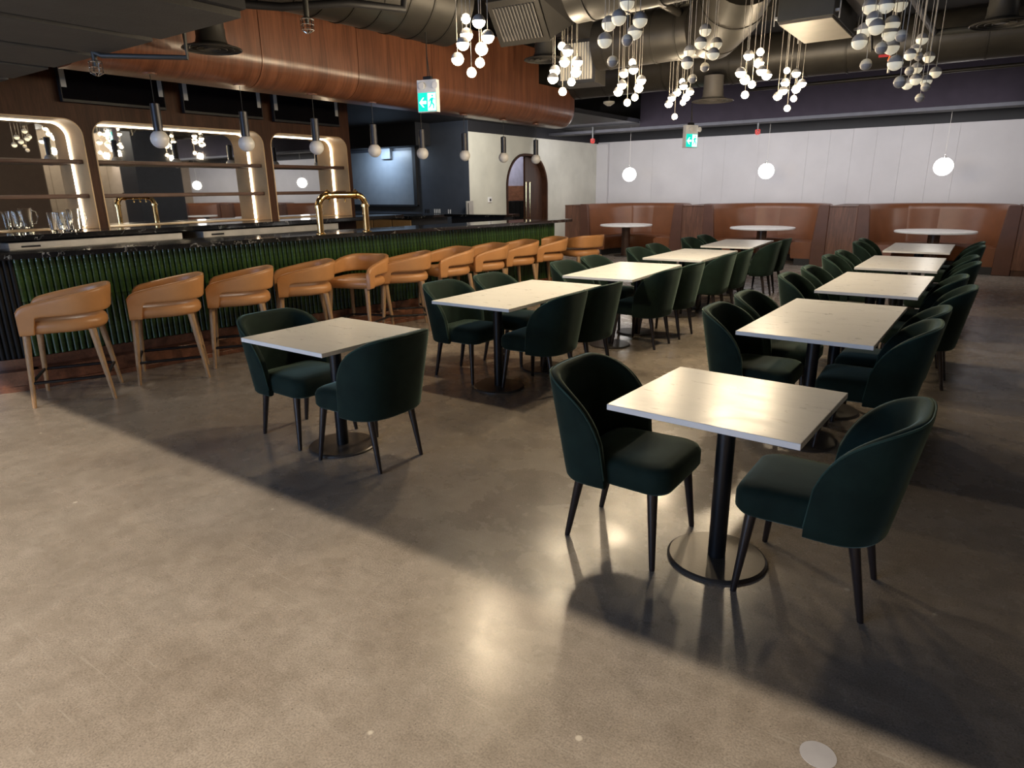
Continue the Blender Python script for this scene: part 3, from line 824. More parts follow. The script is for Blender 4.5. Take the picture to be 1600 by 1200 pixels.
def shell(path, zb, zt, thick, lean, name, mat, parent, piping=None, rimseg=5, hs=6):
    """curved upholstered wall: path = list of plan points (x,y,nx,ny), zb/zt functions of index -> z, lean(i,h)->(dx,dy)"""
    rings = []; rim = []
    n = len(path)
    for i, (x, y, nx, ny) in enumerate(path):
        b = zb(i); t = zt(i); th = thick(i) / 2; ring = []
        def P(z, off):
            dx, dy = lean(i, z)
            return (x + nx * off + dx, y + ny * off + dy, z)
        t2 = max(t - th, b + 0.012); b2 = min(b + th * 0.6, t2 - 0.005)
        for k in range(hs + 1):
            ring.append(P(b2 + (t2 - b2) * k / hs, th))
        for k in range(1, rimseg):
            a = PI * k / rimseg
            ring.append(P(t2 + (t - t2) * math.sin(a), th * math.cos(a)))
        for k in range(hs + 1):
            ring.append(P(t2 + (b2 - t2) * k / hs, -th))
        for k in range(1, 4):
            a = PI * k / 4
            ring.append(P(b2 - (b2 - b) * math.sin(a), -th * math.cos(a)))
        rings.append(ring)
        rim.append(P(t2 + (t - t2) * 0.75, th * 0.72))
    o = MB().loft(rings).obj(name, mat, parent, smooth=65)
    if piping:
        MB().tube(rim, 0.0045, 6).obj('piping', piping, o, smooth=60)
    return o


def u_path(xf, hw, xc, A, n=44, pw=0.80, pv=0.72):
    raw = []
    for k in range(9): raw.append((xf + (xc - xf) * k / 8.0, hw))
    for k in range(1, 40):
        th = PI * k / 40
        s_, c_ = math.sin(th), math.cos(th)
        raw.append((xc - A * abs(s_) ** pw, hw * (1 if c_ > 0 else -1) * abs(c_) ** pv))
    for k in range(9): raw.append((xc + (xf - xc) * k / 8.0, -hw))
    # resample
    d = [0.0]
    for a, c in zip(raw[:-1], raw[1:]): d.append(d[-1] + math.hypot(c[0] - a[0], c[1] - a[1]))
    out = []; L = d[-1]; j = 0
    for k in range(n):
        s_ = L * k / (n - 1)
        while j < len(d) - 2 and d[j + 1] < s_: j += 1
        f = (s_ - d[j]) / max(d[j + 1] - d[j], 1e-9)
        out.append((raw[j][0] + (raw[j + 1][0] - raw[j][0]) * f, raw[j][1] + (raw[j + 1][1] - raw[j][1]) * f))
    res = []; S_ = []
    for k in range(n):
        a = out[max(k - 1, 0)]; c = out[min(k + 1, n - 1)]
        tx, ty = c[0] - a[0], c[1] - a[1]; l = math.hypot(tx, ty)
        res.append((out[k][0], out[k][1], -ty / l * -1, tx / l * -1))
        S_.append(min(L * k / (n - 1), L - L * k / (n - 1)))
    return res, S_, L


def dining_chair():
    t = thing('dining_chair', '', 'chair')
    # seat
    mb = MB(); rings = []
    tp = lambda x: 0.93 + 0.10 * (x + 0.24) / 0.5
    for z, ins in ((0.335, 0.03), (0.345, 0.012), (0.365, 0.0), (0.425, 0.0), (0.448, 0.010), (0.461, 0.030), (0.468, 0.07), (0.471, 0.13)):
        rings.append(rrect(0.46 - 2 * ins, 0.475 - 2 * ins, 0.085 - ins * 0.3, z, 6, 0.045, 0, tp))
    mb.loft(rings).obj('seat', 'green_velvet', t, smooth=70)
    path, s_, L = u_path(-0.005, 0.240, -0.08, 0.165, 48)
    def zt(i):
        q = min(s_[i] / 0.285, 1.0)
        h = math.sqrt(max(0, 1 - (1 - q) ** 2)) ** 0.92
        return 0.375 + 0.445 * h
    def lean(i, z):
        h = max(0, (z - 0.34) / 0.48)
        x, y, nx, ny = path[i]
        back = max(0, min(1, (0.0 - x) / 0.22))
        return (-0.085 * h * back, y * 0.16 * h)
    shell(path, lambda i: 0.325, zt, lambda i: 0.050 if s_[i] > 0.04 else 0.036 + 0.35 * s_[i], lean, 'backrest', 'green_velvet', t, 'green_piping_sheen')
    for sy in (1, -1):
        chair_leg(0.232, 0.238 * sy, 0.20, 0.20 * sy, 0.345).obj('leg', 'chair_leg_paint', t, smooth=50)
        chair_leg(-0.232, 0.175 * sy, -0.165, 0.165 * sy, 0.345).obj('leg', 'chair_leg_paint', t, smooth=50)
    return t


CH = dining_chair(); used = [False]
def place_chair(x, y, rz, lb, grp):
    if not used[0]:
        used[0] = True; CH.location = (x, y, 0); CH.rotation_euler = (0, 0, rz); CH['label'] = lb; CH['group'] = grp
    else: dup(CH, (x, y, 0), rz, lb, grp)


def pedestal_table(name, cx, cy, rot, W, D, lb, grp, peds):
    t = thing(name, lb, 'table', (cx, cy, 0), rot, grp)
    MB().box(-W / 2, W / 2, -D / 2, D / 2, 0.727, 0.752).obj('table_top', 'table_stone', t, bevel=0.0025)
    for py in peds:
        MB().lathe([(0.0, 0), (0.215, 0), (0.215, 0.010), (0.205, 0.016), (0.0, 0.018)], 48, (0, py, 0.0), cap0=False, cap1=False).obj('base_plate', 'base_metal', t, smooth=30)
        MB().lathe([(0.038, 0.012), (0.038, 0.715)], 24, (0, py, 0)).obj('pedestal', 'black_metal', t, smooth=30)
        MB().box(-0.20, 0.20, py - 0.03, py + 0.03, 0.705, 0.727).obj('top_bracket', 'black_metal', t)
    return t


R_ = [(-0.772, 2.649, -2.4, 0.757, 0.723), (-0.777, 4.730, -0.9, 0.756, 1.466), (-0.733, 6.712, -0.6, 0.756, 1.466), (-0.729, 8.637, -0.2, 0.756, 1.466), (-0.730, 10.84, 0.2, 0.756, 1.466)]
L_ = [(-3.242, 2.634, -0.3, 0.756, 0.787), (-3.175, 4.627, 0.3, 0.756, 1.466), (-3.123, 6.524, 3.0, 0.756, 1.466), (-3.126, 8.514, 0.7, 0.756, 1.466), (-3.137, 10.53, 3.4, 0.756, 1.466)]
nth = ['nearest', 'second', 'third', 'fourth', 'farthest']
CP = {('right', 0, -1): [(-1.20, 2.63)], ('right', 0, 1): [(-0.40, 2.68)], ('left', 0, -1): [(-3.64, 2.66)], ('left', 0, 1): [(-2.94, 2.63)],
      ('right', 1, -1): [(-1.15, 4.46), (-1.15, 5.14)], ('right', 1, 1): [(-0.47, 4.49), (-0.46, 5.09)],
      ('right', 2, -1): [(-1.16, 6.45), (-1.12, 7.16)], ('right', 2, 1): [(-0.34, 6.29), (-0.42, 7.04)],
      ('right', 3, -1): [(-1.17, 8.42), (-1.15, 9.08)], ('right', 3, 1): [(-0.35, 8.32), (-0.38, 9.06)],
      ('right', 4, -1): [(-1.20, 10.65), (-1.22, 11.30)], ('right', 4, 1): [(-0.34, 10.62), (-0.35, 11.28)],
      ('left', 1, -1): [(-3.64, 4.44), (-3.60, 5.10)], ('left', 1, 1): [(-2.88, 4.47), (-2.87, 5.08)],
      ('left', 2, -1): [(-3.56, 6.40), (-3.56, 7.08)], ('left', 2, 1): [(-2.83, 6.37), (-2.80, 6.96)],
      ('left', 3, -1): [(-3.60, 8.38), (-3.62, 9.05)], ('left', 3, 1): [(-2.82, 8.16), (-2.79, 8.76)],
      ('left', 4, -1): [(-3.63, 10.42), (-3.62, 11.10)], ('left', 4, 1): [(-2.79, 10.22), (-2.80, 10.84)]}
for row, T in (('right', R_), ('left', L_)):
    for i, (cx, cy, a, W, D) in enumerate(T):
        rot = math.radians(a)
        if i == 0:
            lb = 'small square white stone table on one black pedestal, nearest in the %s row' % row
            pedestal_table('dining_table', cx, cy, rot, W, D, lb, 'square two-seat tables', [0.0])
            offs = [0.0]
        else:
            lb = 'long white stone table on two black pedestals, %s in the %s row' % (nth[i], row)
            pedestal_table('dining_table', cx, cy, rot, W, D, lb, 'long four-seat tables', [-0.36, 0.36])
            offs = [-0.30, 0.34]
        for side in (-1, 1):
            for j, oy in enumerate(offs):
                x, y = CP[(row, i, side)][j]
                rz = (0 if side < 0 else PI) + (random.uniform(-0.05, 0.05) if i else 0)
                sd = 'bar side' if (side < 0 and row == 'left') else ('left side' if side < 0 else ('right side' if row == 'right' else 'aisle side'))
                if i == 0:
                    lb = 'dark green velvet tub chair, %s of the %s-row square table' % (sd, row)
                else:
                    lb = 'dark green velvet tub chair, %s %s seat, %s table of %s row' % (sd, 'near' if j == 0 else 'far', nth[i], row)
                place_chair(x, y, rz, lb, 'green tub chairs at the tables')

# ================================================================== BAR STOOLS
def bar_stool():
    t = thing('bar_stool', '', 'stool')
    rings = []
    def outline(ins, z):
        pts = []
        xf = 0.255 - ins; hw = 0.268 - ins; xc = 0.0; A = 0.295 - ins
        r = 0.03
        pts.append((xf, hw - r, z)); pts.append((xf - 0.01, hw - 0.008, z)); pts.append((xf - r, hw, z))
        for k in range(0, 25):
            th = PI * k / 24; s_, c_ = math.sin(th), math.cos(th)
            pts.append((xc - A * abs(s_) ** 0.85, hw * (1 if c_ > 0 else -1) * abs(c_) ** 0.8, z))
        pts.append((xf - r, -hw, z)); pts.append((xf - 0.01, -hw + 0.008, z)); pts.append((xf, -hw + r, z))
        return pts
    for z, ins in ((0.572, 0.035), (0.585, 0.012), (0.605, 0.0), (0.640, 0.0), (0.665, 0.012), (0.682, 0.04), (0.690, 0.09)):
        rings.append(outline(ins, z))
    MB().loft(rings).obj('seat', 'tan_leather', t, smooth=60)
    path, s_, L = u_path(0.262, 0.266, -0.02, 0.265, 64)
    def zt(i):
        s = s_[i]; q = min(s / 0.07, 1.0)
        h = 0.755 + 0.045 * math.sqrt(max(0, 1 - (1 - q) ** 2))
        return h + 0.105 * max(0, min(1, (s - 0.03) / 0.50)) ** 0.9
    def zb(i):
        s = s_[i]
        if s < 0.105: return 0.572
        q = min((s - 0.105) / 0.04, 1.0)
        return 0.672 + 0.028 * math.sqrt(max(0, 1 - (1 - q) ** 2)) + 0.012 * min(1, s / 0.6)
    def lean(i, z):
        h = max(0, (z - 0.58) / 0.32); x, y, nx, ny = path[i]
        back = max(0, min(1, (0.1 - x) / 0.35))
        return (-0.045 * h * back, y * 0.10 * h * back)
    shell(path, zb, zt, lambda i: 0.048, lean, 'backrest', 'tan_leather', t, 'tan_leather')
    for sy in (1, -1):
        for x0, x1 in ((0.275, 0.232), (-0.275, -0.205)):
            mb = MB(); rg = []
            for z, r in ((0, 0.013), (0.01, 0.0145), (0.585, 0.0275)):
                f = z / 0.585; x = x0 + (x1 - x0) * f; y = sy * (0.262 + (0.225 - 0.262) * f)
                rg.append([(x + r * math.cos(2 * PI * k / 14), y + r * math.sin(2 * PI * k / 14), z) for k in range(14)])
            mb.loft(rg).obj('leg', 'stool_wood', t, smooth=50)
    fx = 0.262; fb = -0.248; fy = 0.250
    for a, c in (((fx, -fy), (fx, fy)), ((fx, fy), (fb, fy)), ((fx, -fy), (fb, -fy)), ((fb, -fy), (fb, fy))):
        zz = 0.195
        MB().tube([(a[0], a[1], zz), (c[0], c[1], zz)], 0.0125, 8).obj('foot_rail', 'black_metal', t, smooth=50)
    return t


ST = bar_stool()
stools = [(-5.98, 2.19, 240), (-5.92, 2.97, 240), (-5.86, 3.66, 236), (-5.84, 4.40, 238), (-5.72, 5.08, 288), (-5.60, 5.66, 228), (-5.53, 6.36, 254), (-5.48, 7.04, 248), (-5.46, 7.74, 244), (-5.40, 8.44, 242), (-5.24, 9.30, 160)]
sl_ = ['nearest the camera at the rounded bar end', 'second from the left', 'third from the left', 'fourth from the left', 'fifth from the left, turned to face the room', 'sixth from the left, behind the turned one', 'seventh from the left', 'eighth from the left', 'ninth from the left', 'tenth from the left', 'last in line, its back to the room']
for i, (x, y, a) in enumerate(stools):
    lb = 'tan leather bar stool with wooden legs, ' + sl_[i]
    if i == 0:
        ST.location = (x, y, 0); ST.rotation_euler = (0, 0, math.radians(a)); ST['label'] = lb; ST['group'] = 'tan stools along the bar'
    else: dup(ST, (x, y, 0), math.radians(a), lb, 'tan stools along the bar')

# ================================================================== BOOTHS
def ell(cx, a, b, th):   # th 0..pi from right front to left front
    return (cx + a * math.cos(th), 14.72 + b * math.sin(th) ** 1.0)
def booth(cx, hw, lb, grp):
    t = thing('booth', lb, 'booth', (cx, 14.72, 0), 0, grp)
    a1, b1 = hw, 1.55
    def ringpt(off, th, e=0.72):
        a = a1 - off; b = b1 - off
        c_, s_ = math.cos(th), math.sin(th)
        return (a * (1 if c_ > 0 else -1) * abs(c_) ** e, b * abs(s_) ** e)
    # back cushions
    cuts = [0.0, 0.5, 0.62, 1.0]
    for k in range(3):
        rings = []
        m = 16
        for i in range(m + 1):
            f = cuts[k] + (cuts[k + 1] - cuts[k]) * i / m
            th = PI * f
            e0 = min(i, m - i) / 1.5
            pin = 0.012 * max(0, 1 - e0)
            ring = []
            for z, o0, o1 in ((0.40, 0.02, 0.26), (0.48, 0.02, 0.25), (0.80, 0.02, 0.205), (1.10, 0.02, 0.165), (1.19, 0.03, 0.155), (1.215, 0.06, 0.12)):
                ring.append((o1 - pin, z))
            ring += [(0.06, 1.222), (0.02, 1.20), (0.0, 1.15), (0.0, 0.40)]
            rings.append([(*ringpt(o, th), z) for o, z in ring])
        MB().loft(rings).obj('back_cushion', 'brown_leather', t, smooth=50)
    # end bolsters
    for sx in (-1, 1):
        mb = MB(); rr = []
        for z, w_ in ((0.0, 0.0), (0.42, 0.0), (1.12, -0.06), (1.20, -0.075), (1.222, -0.09)):
            rr.append([(sx * (a1 - 0.0), -0.045, z), (sx * (a1 - 0.27 - w_), -0.045, z), (sx * (a1 - 0.27 - w_), 0.05, z), (sx * a1, 0.05, z)])
        mb.loft(rr).obj('end_bolster', 'brown_leather_edge', t, bevel=0.012)
    # seat ring
    rings = []
    for i in range(33):
        th = PI * i / 32
        rings.append([(*ringpt(o, th), z) for o, z in ((0.22, 0.14), (0.64, 0.14), (0.66, 0.16), (0.68, 0.42), (0.665, 0.455), (0.62, 0.475), (0.22, 0.465))])
    MB().loft(rings).obj('seat_cushion', 'brown_leather', t, smooth=45)
    rings = []
    for i in range(33):
        th = PI * i / 32
        rings.append([(*ringpt(o, th), z) for o, z in ((0.10, 0.0), (0.58, 0.0), (0.58, 0.14), (0.10, 0.14))])
    MB().loft(rings).obj('kick_plate', 'kick_black', t)
    return t
BX = [(-7.0, 1.31), (-3.92, 1.28), (-0.85, 1.28), (2.25, 1.28), (5.4, 1.28), (8.55, 1.28)]
bl = ['curved brown leather booth against the back wall, leftmost of the three', 'curved brown leather booth in the middle of the back wall', 'curved brown leather booth at the right of the back wall', 'curved brown leather booth beyond the right edge, seen in the mirror', 'curved brown leather booth far right of the hall', 'curved brown leather booth farthest right of the hall']
for (cx, hw), lb in zip(BX, bl): booth(cx, hw, lb, 'curved booths along the back wall')
# wooden dividers between the booths
dv = [(-8.75, -8.31, 'walnut booth divider against the plaster wall'), (-5.69, -5.2, 'walnut divider between the left and middle booths'), (-2.64, -2.13, 'walnut divider between the middle and right booths'), (0.43, 0.97, 'walnut divider at the right end of the right booth'), (3.53, 4.12, 'walnut divider outside the frame after the fourth booth'), (6.68, 7.27, 'walnut divider outside the frame after the fifth booth')]
for a, c, lb in dv:
    t = thing('booth_divider', lb, 'divider', ((a + c) / 2, 14.7, 0), 0, 'walnut dividers between booths')
    h = (c - a) / 2
    MB().box(-h, h, 0, 1.66, 0.10, 1.18).obj('divider_panel', 'panel_wood', t, bevel=0.003)
    MB().box(-h, h, -0.012, 1.66, 1.18, 1.20).obj('cap_rail', 'panel_wood', t, bevel=0.003)
    MB().box(-h + 0.01, h - 0.01, 0.01, 1.6, 0.0, 0.10).obj('skirting', 'door_wood', t)
RT = [(-7.12, 14.82, 0.62), (-3.95, 14.85, 0.66), (-0.81, 14.85, 0.67), (2.25, 14.85, 0.66), (5.4, 14.85, 0.66), (8.55, 14.85, 0.66)]
rl = ['round white table in the left booth', 'round white table in the middle booth', 'round white table in the right booth', 'round white table beyond the frame in the fourth booth', 'round white table beyond the frame in the fifth booth', 'round white table mirrored in the middle niche']
for (x, y, r), lb in zip(RT, rl):
    t = thing('round_table', lb, 'table', (x, y, 0), 0, 'round tables in the booths')
    MB().lathe([(0.0, 0.715), (r - 0.01, 0.715), (r, 0.722), (r, 0.746), (r - 0.008, 0.753), (0.0, 0.753)], 64, cap0=False, cap1=False).obj('table_top', 'table_stone', t, smooth=35)
    MB().lathe([(0.10, 0.02), (0.10, 0.715)], 28).obj('pedestal', 'door_wood', t, smooth=35)
    MB().lathe([(0.0, 0), (0.27, 0), (0.27, 0.012), (0.26, 0.02), (0.0, 0.02)], 40, cap0=False, cap1=False).obj('base_plate', 'base_metal', t, smooth=35)

# ================================================================== CEILING SERVICES
def duct(pts, r, lb, nrib=0.28, name='round_duct', flange=True, mat='duct_paint'):
    p0 = Vector(pts[0]); t = thing(name, lb, 'duct', pts[0])
    q = [Vector(p) - p0 for p in pts]
    MB().tube(q, r, 36).obj('duct_body', mat, t, smooth=40)
    # ribs
    for a, c in zip(q[:-1], q[1:]):
        d = c - a; L = d.length; n = int(L / nrib)
        for k in range(1, n + 1):
            p = a + d * (k * nrib - nrib / 2) / L
            e = d.normalized() * 0.012
            MB().tube([p - e, p + e], r + 0.007, 36).obj('duct_seam', 'duct_seam', t, smooth=40)
    return t
duct([(-5.35, 3.7, 3.55), (-5.05, 6.0, 3.50)], 0.42, 'large dark spiral duct running above the walnut soffit')
duct([(-4.6, 3.2, 3.70), (-4.3, 5.9, 3.68)], 0.20, 'slimmer dark duct beside the large spiral duct')
duct([(-2.90, 4.98, 3.14), (-1.95, 5.05, 3.18), (-1.5, 5.05, 3.55)], 0.30, 'painted duct feeding the slatted grille box')
duct([(-4.05, 7.55, 3.20), (-2.75, 7.62, 3.22)], 0.27, 'horizontal spiral duct behind the middle pendants')
duct([(-2.75, 7.62, 3.22), (-2.45, 7.3, 3.32), (-2.2, 6.9, 3.50)], 0.33, 'wide branching duct with an angled elbow')
duct([(-6.6, 10.3, 3.32), (2.0, 10.4, 3.32)], 0.30, 'long pale duct running across the hall before the bulkhead', 0.5)
duct([(-4.75, 6.9, 3.66), (-4.75, 9.8, 3.66)], 0.25, 'dark duct running above the far end of the soffit', 0.6)
# grille boxes
g = thing('vent_box', 'grey box vent with a slatted grille at the upper centre', 'vent', (-3.33, 4.93, 3.03), math.radians(6))
mt = Matrix.Rotation(math.radians(32), 4, 'X')
mb = MB(); mb.loft([[(-0.22, -0.26, -0.02), (-0.22, -0.02, -0.30), (-0.22, 0.20, -0.16), (-0.22, 0.20, 0.28), (-0.22, -0.10, 0.25)], [(0.24, -0.26, -0.02), (0.24, -0.02, -0.30), (0.24, 0.20, -0.16), (0.24, 0.20, 0.28), (0.24, -0.10, 0.25)]]); mb.obj('box_body', 'duct_paint', g, bevel=0.004)
mb = MB(); mb.loft([[(0.24, -0.24, -0.02), (0.24, -0.02, -0.28), (0.24, 0.18, -0.15), (0.24, 0.18, 0.26), (0.24, -0.10, 0.24)], [(0.42, -0.12, 0.0), (0.42, 0.0, -0.2), (0.42, 0.16, -0.12), (0.42, 0.16, 0.2), (0.42, -0.08, 0.2)]]); mb.obj('transition', 'duct_paint', g)
# grille lies on the slanted lower face between (-0.26,-0.02) and (-0.02,-0.30)
fa = Vector((0, -0.26, -0.02)); fb2 = Vector((0, -0.02, -0.30)); dd = (fb2 - fa).normalized(); nn = Vector((0, dd.z, -dd.y)); 
if nn.y > 0: nn = -nn
Lf = (fb2 - fa).length
def onface(u, v, h): p = fa + dd * v + nn * h; return (u, p.y, p.z)
mb = MB(); mb.loft([[onface(-0.17, 0.05, 0.002), onface(0.19, 0.05, 0.002), onface(0.19, Lf - 0.05, 0.002), onface(-0.17, Lf - 0.05, 0.002)], [onface(-0.17, 0.05, 0.004), onface(0.19, 0.05, 0.004), onface(0.19, Lf - 0.05, 0.004), onface(-0.17, Lf - 0.05, 0.004)]])
mb.obj('grille_back', 'black_paint', g)
for k in range(13):
    u = -0.165 + k * 0.029
    mb = MB(); mb.loft([[onface(u, 0.05, 0.004), onface(u + 0.009, 0.05, 0.004), onface(u + 0.009, Lf - 0.05, 0.004), onface(u, Lf - 0.05, 0.004)], [onface(u, 0.05, 0.016), onface(u + 0.009, 0.05, 0.016), onface(u + 0.009, Lf - 0.05, 0.016), onface(u, Lf - 0.05, 0.016)]])
    mb.obj('slat', 'diffuser_pale', g)
g2 = thing('wall_grille', 'pale slatted grille behind the middle pendant clusters', 'vent', (-4.33, 7.50, 3.05), math.radians(10))
MB().box(-0.24, 0.24, 0, 0.40, -0.24, 0.24).obj('box_body', 'duct_paint', g2, bevel=0.004)
MB().box(-0.20, 0.20, -0.006, 0, -0.20, 0.20).obj('grille_back', 'ball_grey', g2)
for k in range(12):
    MB().box(-0.195 + k * 0.034, -0.18 + k * 0.034, -0.022, -0.006, -0.20, 0.20).obj('slat', 'ball_cream', g2)
# round diffusers
def diffuser(x, y, z, r, zt, lb, mat='diffuser_paint'):
    t = thing('round_diffuser', lb, 'diffuser', (x, y, z), 0, 'round ceiling diffusers')
    MB().lathe([(r * 0.96, 0.0), (r, 0.006), (r * 0.98, 0.014), (r * 0.72, 0.028), (r * 0.54, 0.05), (r * 0.49, 0.09), (r * 0.49, 0.16), (r * 0.46, 0.16), (r * 0.46, 0.06), (r * 0.90, 0.012)], 40, cap0=False, cap1=False).obj('outer_cone', mat, t, smooth=40)
    for f in (0.72, 0.48, 0.25):
        MB().lathe([(r * f, 0.004), (r * f + 0.006, 0.008), (r * f * 0.75, 0.05), (r * f * 0.72, 0.05)], 36, cap0=False, cap1=False).obj('inner_cone', mat, t, smooth=40)
    MB().lathe([(r * 0.2, 0.01), (r * 0.2, 0.014)], 20).obj('centre_disc', mat, t)
    MB().lathe([(r * 0.47, 0.10), (r * 0.47, zt - z)], 30, cap0=False).obj('collar', mat, t, smooth=40)
diffuser(-5.46, 3.47, 2.73, 0.235, 3.9, 'black round diffuser hanging before the left of the walnut soffit')
diffuser(-3.50, 9.95, 2.76, 0.29, 3.1, 'pale round diffuser on a collar, upper centre', 'diffuser_pale')
diffuser(-4.55, 7.15, 3.04, 0.25, 3.5, 'dark round diffuser partly behind the second lit cluster')
diffuser(-0.20, 8.15, 3.0, 0.25, 3.9, 'dark round diffuser at the upper right corner')
# square unit
uq = thing('ceiling_unit', 'square dark ceiling unit with a tan underside panel', 'ceiling unit', (-1.56, 7.1, 2.95), math.radians(0))
MB().box(-0.235, 0.225, -0.50, 0.52, 0.02, 0.60).obj('unit_body', 'unit_dark', uq, bevel=0.006)
MB().box(-0.222, 0.212, -0.485, 0.50, 0.0, 0.02).obj('bottom_panel', 'unit_panel', uq, bevel=0.003)
for sx in (-0.27, 0.26):
    for sy in (-0.45, 0.45):
        MB().lathe([(0.006, 0.0), (0.006, 0.98)], 6, (sx, sy, 0.0)).obj('hanger_rod', 'steel', uq)
        MB().box(min(sx, sx * 0.8), max(sx, sx * 0.8), sy - 0.02, sy + 0.02, 0.05, 0.07).obj('bracket', 'steel', uq)
MB().box(0.28, 0.52, -0.46, 0.35, 0.14, 0.62).obj('side_box', 'duct_paint', uq, bevel=0.005)
# pipes
def pipe(pts, r, lb, mat='duct_paint', cat='pipe', name='ceiling_pipe'):
    p0 = Vector(pts[0]); o = MB().tube([Vector(p) - p0 for p in pts], r, 14).obj(name, mat, loc=pts[0], smooth=50)
    return tag(o, lb, cat)
pipe([(-0.93, 6.3, 3.25), (-0.85, 9.6, 3.25)], 0.035, 'grey sprinkler pipe running back beside the right clusters')
pipe([(-0.85, 9.6, 3.25), (0.9, 9.9, 3.25)], 0.035, 'dark cross pipe joining the sprinkler pipe at the right', 'unit_dark')
pipe([(-3.05, 6.1, 3.38), (-3.0, 8.0, 3.35)], 0.04, 'grey pipe slanting behind the middle clusters')
pipe([(-3.9, 12.9, 3.25), (1.0, 12.9, 3.25)], 0.03, 'thin horizontal pipe in front of the dark bulkhead')
pipe([(-5.55, 2.57, 2.60), (-5.50, 2.60, 2.575), (-5.02, 2.98, 2.56), (-5.02, 2.98, 2.80)], 0.018, 'small dark pipe with elbow under the low slab', 'unit_dark')
pipe([(-4.93, 3.40, 2.98), (-4.75, 3.66, 2.98), (-4.25, 3.9, 2.98), (-4.12, 4.35, 3.0), (-4.1, 4.4, 3.4)], 0.03, 'black pipe with an elbow crossing before the soffit', 'black_paint')
pipe([(-1.20, 7.66, 2.98), (-1.18, 7.68, 2.83), (-1.05, 7.7, 2.83), (-0.98, 7.9, 3.0), (-1.0, 8.0, 3.3)], 0.018, 'flexible grey conduit looping beside the ceiling unit', 'duct_paint', 'conduit', 'flexible_conduit')
MB_ = MB().tube([(0, 0, 0), (0, 0, 0.12)], 0.012, 8, 0)
vh = thing('valve_handle', 'small orange valve with a red lever below the ceiling unit', 'valve', (-0.915, 6.95, 2.62))
MB().tube([(0, 0, -0.10), (0, 0, 0.64)], 0.010, 8).obj('valve_stem', 'steel', vh)
MB().lathe([(0.012, -0.03), (0.018, 0.0), (0.012, 0.03)], 10).obj('valve_body', 'orange_paint', vh)
MB().box(-0.09, 0.0, -0.008, 0.008, 0.03, 0.05).obj('lever', 'red_paint', vh)
# sprinkler guards
def guard(x, y, z, lb, mat, up=0.12):
    t = thing('sprinkler_guard', lb, 'sprinkler', (x, y, z))
    MB().lathe([(0.012, -0.04), (0.018, 0.0), (0.02, 0.05), (0.02, up)], 12).obj('sprinkler_head', 'unit_dark', t, smooth=40)
    for k in range(8):
        a = 2 * PI * k / 8; c_, s_ = math.cos(a), math.sin(a)
        MB().tube([(0.02 * c_, 0.02 * s_, 0.0), (0.045 * c_, 0.045 * s_, -0.01), (0.045 * c_, 0.045 * s_, -0.085), (0.01 * c_, 0.01 * s_, -0.105)], 0.0028, 5).obj('guard_wire', mat, t)
    for zz in (-0.015, -0.05, -0.085):
        MB().tube([(0.045 * math.cos(2 * PI * k / 16), 0.045 * math.sin(2 * PI * k / 16), zz) for k in range(17)], 0.0028, 5).obj('guard_ring', mat, t)
guard(-5.55, 2.57, 2.545, 'bright wire sprinkler guard under the low slab at the far left', 'chrome')
guard(-4.30, 3.52, 2.82, 'bright wire sprinkler guard before the soffit', 'chrome')
guard(-7.55, 13.85, 2.66, 'red wire sprinkler guard near the plaster wall', 'red_paint', 0.24)
guard(-3.98, 14.0, 2.66, 'red wire sprinkler guard right of the far exit sign', 'red_paint')
# smoke detector and bowl lamp
sd = thing('smoke_detector', 'white smoke detector on the dark bulkhead', 'smoke detector', (-5.9, 11.4, 3.05))
MB().lathe([(0.10, 0.03), (0.10, 0.0), (0.07, -0.02), (0.03, -0.045)], 24).obj('body', 'ball_cream', sd, smooth=40)
MB().lathe([(0.012, 0.03), (0.012, 0.85)], 8).obj('stem', 'unit_dark', sd)
bl_ = thing('bowl_lamp', 'half-bowl ceiling lamp glowing warm above the pipes', 'ceiling lamp', (-3.12, 7.95, 3.48))
MB().lathe([(0.03, -0.075), (0.10, -0.06), (0.155, -0.01), (0.165, 0.03), (0.10, 0.04)], 28).obj('bowl', 'bowl_lit', bl_, smooth=40)
MB().lathe([(0.012, 0.04), (0.012, 0.45)], 8).obj('stem', 'unit_dark', bl_)
# ceiling joists above
for k in range(5):
    j = MB().box(-6.2, XR, 4.6 + k * 1.9, 4.72 + k * 1.9, 3.78, 3.95).obj('trim_%d' % (10 + k), 'ceiling_paint')
    struct(j, 'dark ceiling joist')

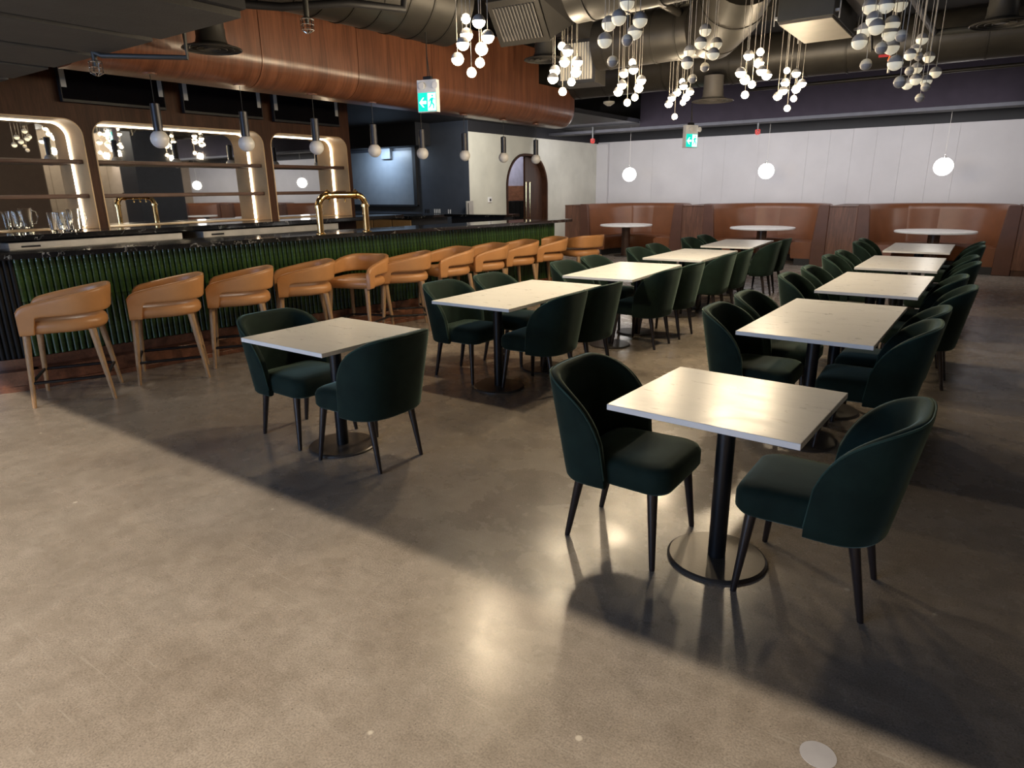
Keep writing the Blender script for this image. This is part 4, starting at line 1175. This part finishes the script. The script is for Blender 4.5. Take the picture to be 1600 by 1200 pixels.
# exit signs
def exit_sign(x, y, z, rz, lb, sc=1.0, ztop=3.95, mirror=False):
    t = thing('exit_sign', lb, 'exit sign', (x, y, z), rz, 'green exit signs'); t.scale = (sc, sc, sc)
    W, H, D = 0.155, 0.215, 0.05
    # faces local -y ; body
    MB().box(-W, W, -D, D, -H, H).obj('housing', 'sign_white', t, bevel=0.006)
    s = -D - 0.002
    MB().box(-W + 0.012, W - 0.012, s, -D, -H + 0.012, 0.045).obj('lit_face', 'sign_green', t)
    y0, y1 = s - 0.002, s
    # arrow pointing left
    mb = MB()
    ar = [(-0.125, -0.085), (-0.065, -0.02), (-0.045, -0.02), (-0.085, -0.065), (-0.012, -0.065), (-0.012, -0.105), (-0.085, -0.105), (-0.045, -0.15), (-0.065, -0.15)]
    mb.loft([[(a, y0, b) for a, b in ar], [(a, y1, b) for a, b in ar]]); mb.obj('arrow', 'sign_lit_white', t)
    # doorway panel with running figure
    MB().box(0.012, 0.138, y0, y1, -0.195, 0.035).obj('doorway_symbol', 'sign_lit_white', t)
    y2 = y0 - 0.002
    mb = MB()
    mb.lathe([(0.014, y2), (0.014, y0)], 14, (0.088, 0, 0.0), axis='y')
    for a in ([(0.055, -0.035), (0.095, -0.02), (0.105, -0.04), (0.085, -0.095), (0.06, -0.095)], [(0.06, -0.09), (0.085, -0.09), (0.06, -0.14), (0.03, -0.165), (0.022, -0.15), (0.045, -0.13)], [(0.07, -0.095), (0.09, -0.085), (0.118, -0.12), (0.112, -0.175), (0.095, -0.17), (0.098, -0.13)], [(0.055, -0.035), (0.065, -0.05), (0.035, -0.085), (0.022, -0.075)], [(0.098, -0.03), (0.108, -0.045), (0.132, -0.06), (0.134, -0.045)]):
        mb.loft([[(p, y2, q) for p, q in a], [(p, y0, q) for p, q in a]])
    mb.obj('running_figure', 'sign_green', t)
    for hx in (-0.06, 0.19):
        MB().lathe([(0.045, -D - 0.05), (0.05, -D - 0.045), (0.035, -D)], 18, (hx if hx < 0.1 else 0.155, 0, 0.13), axis='y').obj('emergency_head', 'white_plastic', t, smooth=40)
    MB().box(-0.06, 0.06, -0.03, 0.03, H, H + 0.045).obj('mount', 'dark_plastic', t)
    MB().tube([(0, 0, H + 0.04), (0, 0, (ztop - z) / sc)], 0.007, 6).obj('cord', 'cord_black', t)
    MB().tube([(0.03, 0, H + 0.04), (0.015, 0, H + 0.2), (0.0, 0, H + 0.35), (0, 0, (ztop - z) / sc)], 0.006, 6).obj('cable', 'cord_black', t)
exit_sign(-4.94, 5.52, 2.53, math.radians(14), 'green exit sign with left arrow and running figure before the soffit', 0.72, 3.3)
exit_sign(-4.18, 10.95, 2.38, math.radians(62), 'small green exit sign hanging before the back wall', 0.80)

# round pale repair patch in the concrete
pt = MB().lathe([(0.0, 0.0), (0.05, 0.0), (0.05, 0.0012), (0.0, 0.0012)], 40, cap0=False, cap1=False).obj('floor_patch', 'seam_grey', loc=(-0.17, 1.76, 0.0))
tag(pt, 'small round pale patch in the concrete near the bottom edge', 'patch')
